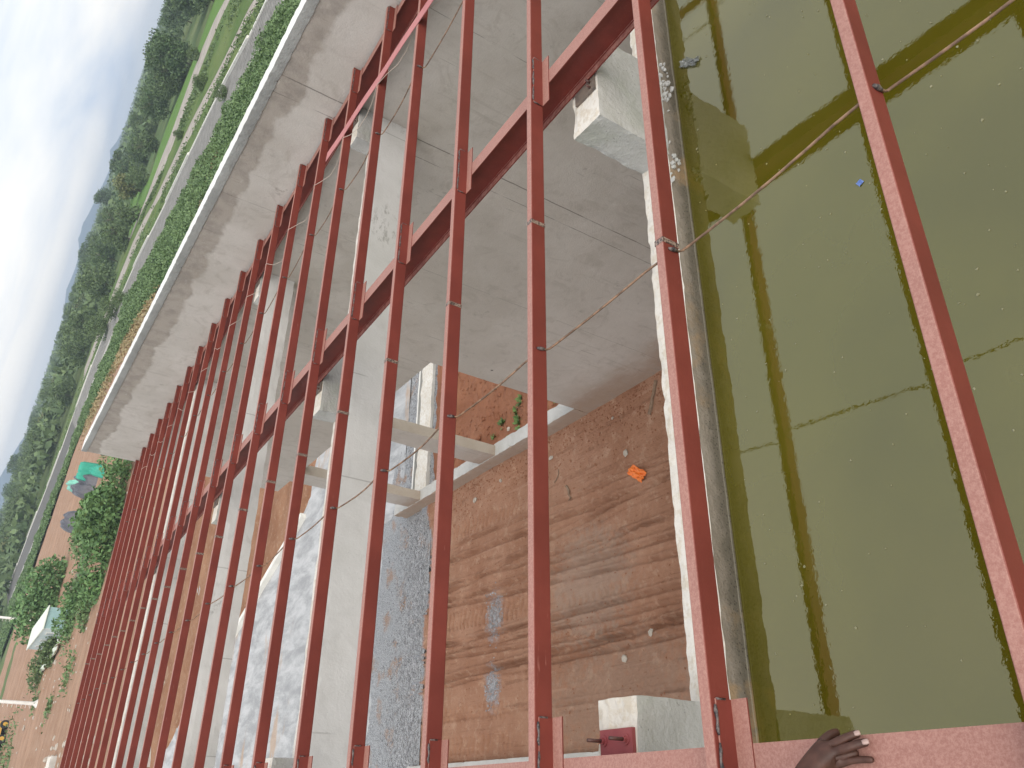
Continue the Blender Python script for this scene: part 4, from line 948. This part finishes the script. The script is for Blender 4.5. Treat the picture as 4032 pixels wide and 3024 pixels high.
# ------------------------------------------------------------------ things on the building site
def sheet_heap(name, c, sx, sy, h_, mat, lab, seed, cat='tarpaulin', boxy=0.0, rot=0.0):
    n_ = 22; vs = []; ca, sa = math.cos(rot), math.sin(rot)
    for j in range(n_ + 1):
        for i in range(n_ + 1):
            u_, v_ = i / n_ * 2 - 1, j / n_ * 2 - 1
            ex = 4 + 14 * boxy; prof = max(0, 1 - abs(u_) ** ex) * max(0, 1 - abs(v_) ** ex)
            z = h_ * prof ** 0.6 * (1 + (1 - boxy) * 0.45 * noise.noise(Vector((u_ * 2.2, v_ * 2.2, seed)))) + 0.12 * h_ * noise.noise(Vector((u_ * 6, v_ * 6, seed * 2))) * prof
            px, py = u_ * sx / 2 * (1 + 0.08 * noise.noise(Vector((v_ * 3, seed, 0)))), v_ * sy / 2 * (1 + 0.08 * noise.noise(Vector((u_ * 3, seed, 5))))
            vs.append((c[0] + px * ca - py * sa, c[1] + px * sa + py * ca, c[2] + max(-0.1, z)))
    fs = [(j * (n_ + 1) + i, j * (n_ + 1) + i + 1, (j + 1) * (n_ + 1) + i + 1, (j + 1) * (n_ + 1) + i) for j in range(n_) for i in range(n_)]
    return tag(mesh(name, vs, fs, mat, None, boxy < 0.5), lab, cat)
sheet_heap('green_tarpaulin', (44.0, 127, 0.1), 2.9, 2.6, 2.6, 'green_tarp', 'green tarpaulin stretched over a boxy stack on the soil', 3, boxy=0.9, rot=-0.35)
sheet_heap('small_green_tarpaulin', (41.6, 119, 0.1), 1.7, 2.4, 1.6, 'green_tarp', 'smaller green tarpaulin heap beside the boxy green one', 5, rot=-0.3)
sheet_heap('pale_tarpaulin', (46.5, 142, 0.1), 2.0, 7.5, 2.4, 'pale_green_tarp', 'pale mint tarpaulin draped behind the black sheeting', 6, rot=-0.1)
sheet_heap('black_tarpaulin', (42.4, 129, 0.1), 3.6, 7.5, 2.5, 'black_tarp', 'crumpled black sheeting over a heap, next to the green tarpaulin', 9, rot=-0.25)
sheet_heap('dark_tarpaulin', (40.0, 140, 0.1), 3.4, 6.0, 2.0, 'black_tarp', 'second dark sheeted heap, half behind the feathery bush', 12, rot=-0.2)
tag(crumple('roofing_sheet', (17.0, 121.0, 0.35), 1.5, 14.0, 0.5, 'cabin_roof', 33, 12, 0.08), 'long pale sheet lying crookedly on the scrub before the cabin', 'sheet')
# teal cabin
cb_ = tag(empty('cabin', (20.35, 121.7, 0)), 'long teal site cabin with ribbed end and pale flat roof, half hidden by scrub', 'cabin')
mb = MB(); mb.box(-1.25, 1.25, -8.6, 8.6, 0, 2.6); mb.build('wall', 'cabin_teal', cb_)
for i in range(9):
    m_ = MB(); m_.box(-1.2 + 0.28 * i, -1.2 + 0.28 * i + 0.14, -8.65, -8.601, 0.1, 2.55); m_.build('corrugation', 'cabin_teal', cb_)
mb = MB(); mb.box(-1.30, -1.251, -8.55, 8.55, 0.05, 2.58); mb.build('front_wall', 'cabin_white', cb_)
mb = MB(); mb.box(-1.45, 1.4, -8.8, 8.8, 2.61, 2.72); mb.build('roof', 'cabin_roof', cb_)
for y in (-5.2, 0.4, 5.4):
    m_ = MB(); m_.box(-1.36, -1.301, y - 0.75, y + 0.75, 1.0, 2.0); f_ = m_.build('window', 'white_kerb', cb_)
    m_ = MB(); m_.box(-1.375, -1.361, y - 0.6, y + 0.6, 1.1, 1.9); m_.build('pane', 'window_dark', f_)
# mast poles with climbing pegs
for x_, y, lab in ((28.5, 163, 'white pole with climbing pegs rising behind the cabin roof'), (11.8, 125, 'white pole with climbing pegs standing on the bare soil')):
    po = tag(empty('mast_pole', (x_, y, 0)), lab, 'pole')
    mb = MB(); mb.tube([(0, 0, -0.2), (0, 0, 0.0), (0, 0, 9.5)], [0.26, 0.24, 0.17], 10); mb.build('shaft', 'pole_white', po, True)
    mb = MB(); mb.tube([(0, 0, -0.1), (0, 0, 0.18), (0, 0, 0.55)], [0.62, 0.55, 0.26], 10); mb.build('foot', 'pole_white', po)
    for i in range(17):
        m_ = MB(); m_.tube([(-0.15, -0.1, 0.9 + 0.5 * i), (-0.62, -0.2, 0.9 + 0.5 * i)], 0.028, 5); m_.build('climbing_peg', 'pole_white', po)
# yellow digger at the edge of the picture
dg = tag(empty('digger', (10.3, 163, 0)), 'small yellow and dark digger at the bottom left edge of the picture', 'digger'); dg.rotation_euler = (0, 0, 0.5); dg.scale = (1.15, 1.15, 1.15)
mb = MB(); mb.box(-1.6, 1.6, -0.9, 0.9, 0.9, 1.7); mb.box(0.5, 1.75, -0.8, 0.8, 1.7, 2.2); mb.build('body', 'truck_yellow', dg)
mb = MB(); mb.add([(-0.9, -0.8, 1.7), (0.45, -0.8, 1.7), (0.45, 0.8, 1.7), (-0.9, 0.8, 1.7), (-0.6, -0.7, 3.0), (0.4, -0.7, 3.0), (0.4, 0.7, 3.0), (-0.6, 0.7, 3.0)], [(4, 5, 6, 7), (0, 1, 5, 4), (1, 2, 6, 5), (2, 3, 7, 6), (3, 0, 4, 7)]); mb.build('cab', 'truck_dark', dg)
for sx in (-1.1, 1.1):
    for sy in (-1, 1):
        m_ = MB(); m_.tube([(sx, sy * 0.75, 0.62), (sx, sy * 1.12, 0.62)], 0.62, 16); w_ = m_.build('wheel', 'tyre_black', dg)
        m_ = MB(); m_.tube([(sx, sy * 1.10, 0.62), (sx, sy * 1.14, 0.62)], 0.3, 12); m_.build('rim', 'truck_yellow', w_)
mb = MB(); mb.tube([(-1.5, 0, 1.4), (-2.6, 0, 2.9), (-3.9, 0, 1.9), (-4.1, 0, 0.9)], [0.16, 0.15, 0.12, 0.1], 6); mb.build('boom', 'truck_yellow', dg)
mb = MB(); mb.box(-4.5, -3.8, -0.5, 0.5, 0.2, 0.9); mb.build('bucket', 'truck_dark', dg)
# logs and rubble on the site
mb = MB(); mb.tube([(27.2, 109.5, 0.35), (25.6, 113, 0.45), (24.2, 117.5, 0.35)], [0.42, 0.36, 0.30], 9); tag(mb.build('log', 'bark', None, True), 'weathered grey log lying on the scrubby soil', 'log')
# far houses
for x_, y, s_, lab in ((150, 560, 6, 'small reddish house far off on the plain, nearest the left edge'), (172, 600, 7, 'second small reddish house far off on the plain'), (330, 470, 6, 'tiny pale building on the plain beyond the bright field')):
    h_ = tag(empty('house', (x_, y, 0)), lab, 'house'); mb = MB(); mb.box(-s_, s_, -s_ * .6, s_ * .6, 0, 3.2); mb.build('wall', 'house_wall', h_)
    mb = MB(); mb.add([(-s_ - .5, -s_ * .6 - .5, 3.2), (s_ + .5, -s_ * .6 - .5, 3.2), (s_ + .5, s_ * .6 + .5, 3.2), (-s_ - .5, s_ * .6 + .5, 3.2), (-s_, 0, 5.4), (s_, 0, 5.4)], [(0, 1, 5, 4), (2, 3, 4, 5), (1, 2, 5), (3, 0, 4), (3, 2, 1, 0)]); mb.build('roof', 'house_roof', h_)
tag(mesh('far_road', [(120, 480, 0.1), (160, 500, 0.1), (215, 760, 0.1), (150, 740, 0.1)], [(0, 1, 2, 3)], 'asphalt_grey'), kind='structure')

# ------------------------------------------------------------------ hills on the horizon
def hills(name, prof, rad):
    vs = []; fs = []
    for i, (bd, hh) in enumerate(prof):
        dx, dy = math.sin(R(bd)), math.cos(R(bd))
        vs += [(dx * (rad - 500), dy * (rad - 500), -2), (dx * rad * 0.95, dy * rad * 0.95, hh * 0.55), (dx * rad, dy * rad, hh), (dx * (rad + 500), dy * (rad + 500), -2)]
    for i in range(len(prof) - 1):
        for j in range(3): fs.append((i * 4 + j, i * 4 + j + 1, (i + 1) * 4 + j + 1, (i + 1) * 4 + j))
    return tag(mesh(name, vs, fs, 'hill_haze_blue', None, True), kind='structure')
def hh(a_): return 10.8 + 3600 * math.tan(R(a_))
hills('hills', [(b_, hh(a_)) for b_, a_ in ((41.5, -0.1), (40.2, 0.02), (39.5, 0.14), (38.9, 0.33), (38.5, 0.2), (37.9, 0.02), (37.2, 0.08), (36.5, 0.16), (35.86, 0.24), (35.2, 0.31), (34.6, 0.39), (34.2, 0.48), (33.89, 0.50), (33.49, 0.46), (33.05, 0.49), (32.7, 0.36), (32.4, 0.26), (32.0, 0.18), (31.3, 0.15), (30.63, 0.18), (29.82, 0.25), (29.2, 0.14), (28.5, 0.0))], 3600)
hills('hills', [(b_, hh(a_)) for b_, a_ in ((20.6, -0.1), (20.08, 0.08), (19.31, 0.24), (18.6, 0.36), (17.79, 0.53), (17.0, 0.60), (16.0, 0.55), (15.0, 0.45), (13.5, 0.2), (12, 0.1), (10, -0.1))], 3600)

# ------------------------------------------------------------------ the hand and forearm resting on the first rafter
RT = ROOF(1.45) - GAPP                                   # rafter top under the hand
def skin(name, pts, edges, rad, mat, root_i, parent=None, sub=2):
    me = bpy.data.meshes.new(name); me.from_pydata(pts, edges, []); me.update(); me.materials.append(MATS[mat])
    o_ = link(name, me, parent)
    md = o_.modifiers.new('skin', 'SKIN'); md.use_smooth_shade = True
    for i, sv in enumerate(me.skin_vertices[0].data):
        r_ = rad[i]; sv.radius = r_ if isinstance(r_, tuple) else (r_, r_); sv.use_root = (i == root_i)
    s_ = o_.modifiers.new('sub', 'SUBSURF'); s_.levels = sub; s_.render_levels = sub
    return o_
P = []; E_ = []; RD = []
def jn(p, r_, prev=None):
    P.append(p); RD.append(r_)
    if prev is not None: E_.append((prev, len(P) - 1))
    return len(P) - 1
def bz(dz): return RT + dz
elbow = jn((-0.16, 1.50, bz(0.34)), (0.046, 0.046)); fore2 = jn((-0.06, 1.53, bz(0.235)), (0.044, 0.044), elbow); fore = jn((0.03, 1.552, bz(0.155)), (0.038, 0.036), fore2)
wrist = jn((0.100, 1.556, bz(0.095)), (0.036, 0.031), fore)
palm = jn((0.138, 1.530, bz(0.058)), (0.040, 0.027), wrist)
ki = jn((0.166, 1.496, bz(0.044)), 0.0165, palm)
i1 = jn((0.180, 1.464, bz(0.038)), 0.0128, ki); i2 = jn((0.189, 1.442, bz(0.027)), 0.0120, i1); jn((0.195, 1.424, bz(0.014)), 0.0108, i2)
km = jn((0.150, 1.490, bz(0.046)), 0.0165, palm)
m1 = jn((0.159, 1.452, bz(0.041)), 0.0132, km); m2 = jn((0.167, 1.426, bz(0.028)), 0.0122, m1); jn((0.172, 1.403, bz(0.014)), 0.0110, m2)
kr = jn((0.134, 1.494, bz(0.040)), 0.0150, palm)
r1_ = jn((0.143, 1.462, bz(0.026)), 0.0115, kr); r2_ = jn((0.147, 1.444, bz(0.013)), 0.0105, r1_); jn((0.146, 1.458, bz(0.0105)), 0.0098, r2_)
kp = jn((0.120, 1.500, bz(0.034)), 0.0140, palm)
p1_ = jn((0.129, 1.458, bz(0.026)), 0.0108, kp); p2_ = jn((0.130, 1.430, bz(0.017)), 0.0100, p1_); jn((0.128, 1.398, bz(0.012)), 0.0088, p2_)
th0 = jn((0.174, 1.536, bz(0.036)), 0.0165, palm); th1 = jn((0.197, 1.520, bz(0.012)), 0.0132, th0); jn((0.205, 1.506, bz(-0.012)), 0.0112, th1)
person = tag(empty('person', (0.13, 1.45, RT)), "person's bare forearm and hand, fingers spread on the dusty pink rafter above the water", 'person')
person.location = (0, 0, 0)
skin('arm_and_hand', P, E_, RD, 'skin', palm, person)
def nail(name, a_, b_, w_):
    a_, b_ = Vector(a_), Vector(b_); d_ = (b_ - a_).normalized(); s_ = d_.cross(Vector((0, 0, 1))).normalized(); u_ = s_.cross(d_).normalized(); vs = []
    n_ = 5
    for i in range(n_ + 1):
        t = i / n_; ww = w_ * (0.75 + 0.35 * math.sin(math.pi * min(1, t * 0.9)))
        for j in range(5):
            q = (j / 4 - 0.5) * 2; vs.append(a_.lerp(b_, t) + s_ * q * ww / 2 + u_ * (0.0018 * (1 - q * q)))
    fs = [(i * 5 + j, i * 5 + j + 1, (i + 1) * 5 + j + 1, (i + 1) * 5 + j) for i in range(n_) for j in range(4)]
    o_ = mesh(name, vs, fs, 'nail', person, True); md = o_.modifiers.new('thick', 'SOLIDIFY'); md.thickness = 0.0012; md.offset = 1
nail('fingernail', (0.1920, 1.431, bz(0.0315)), (0.1955, 1.418, bz(0.0230)), 0.0125)
nail('fingernail', (0.1695, 1.412, bz(0.0315)), (0.1728, 1.397, bz(0.0225)), 0.0125)
mb = MB(); mb.tube([(-0.035, 1.535, bz(0.213)), (-0.06, 1.53, bz(0.235)), (-0.16, 1.50, bz(0.34)), (-0.28, 1.38, bz(0.50)), (-0.36, 1.20, bz(0.66))], [0.052, 0.055, 0.062, 0.068, 0.075], 16)
mb.build('sleeve', 'sleeve_cloth', person, True)

# ------------------------------------------------------------------ haze over the plain
HZ = True
if HZ:
    hm = bpy.data.materials.new('haze_air'); hm.use_nodes = True; t_ = hm.node_tree
    for n_ in list(t_.nodes):
        if n_.type != 'OUTPUT_MATERIAL': t_.nodes.remove(n_)
    pvn = t_.nodes.new('ShaderNodeVolumePrincipled'); pvn.inputs['Color'].default_value = (0.74, 0.86, 1.0, 1); pvn.inputs['Density'].default_value = 0.00030; pvn.inputs['Anisotropy'].default_value = 0.2
    t_.links.new(pvn.outputs[0], [n_ for n_ in t_.nodes if n_.type == 'OUTPUT_MATERIAL'][0].inputs['Volume']); MATS['haze_air'] = hm
    mb = MB(); mb.box(-4200, 4200, -4200, 4200, -3.0, 62.0)
    tag(mb.build('haze', 'haze_air'), 'thin bluish haze in the air', 'haze', kind='stuff')
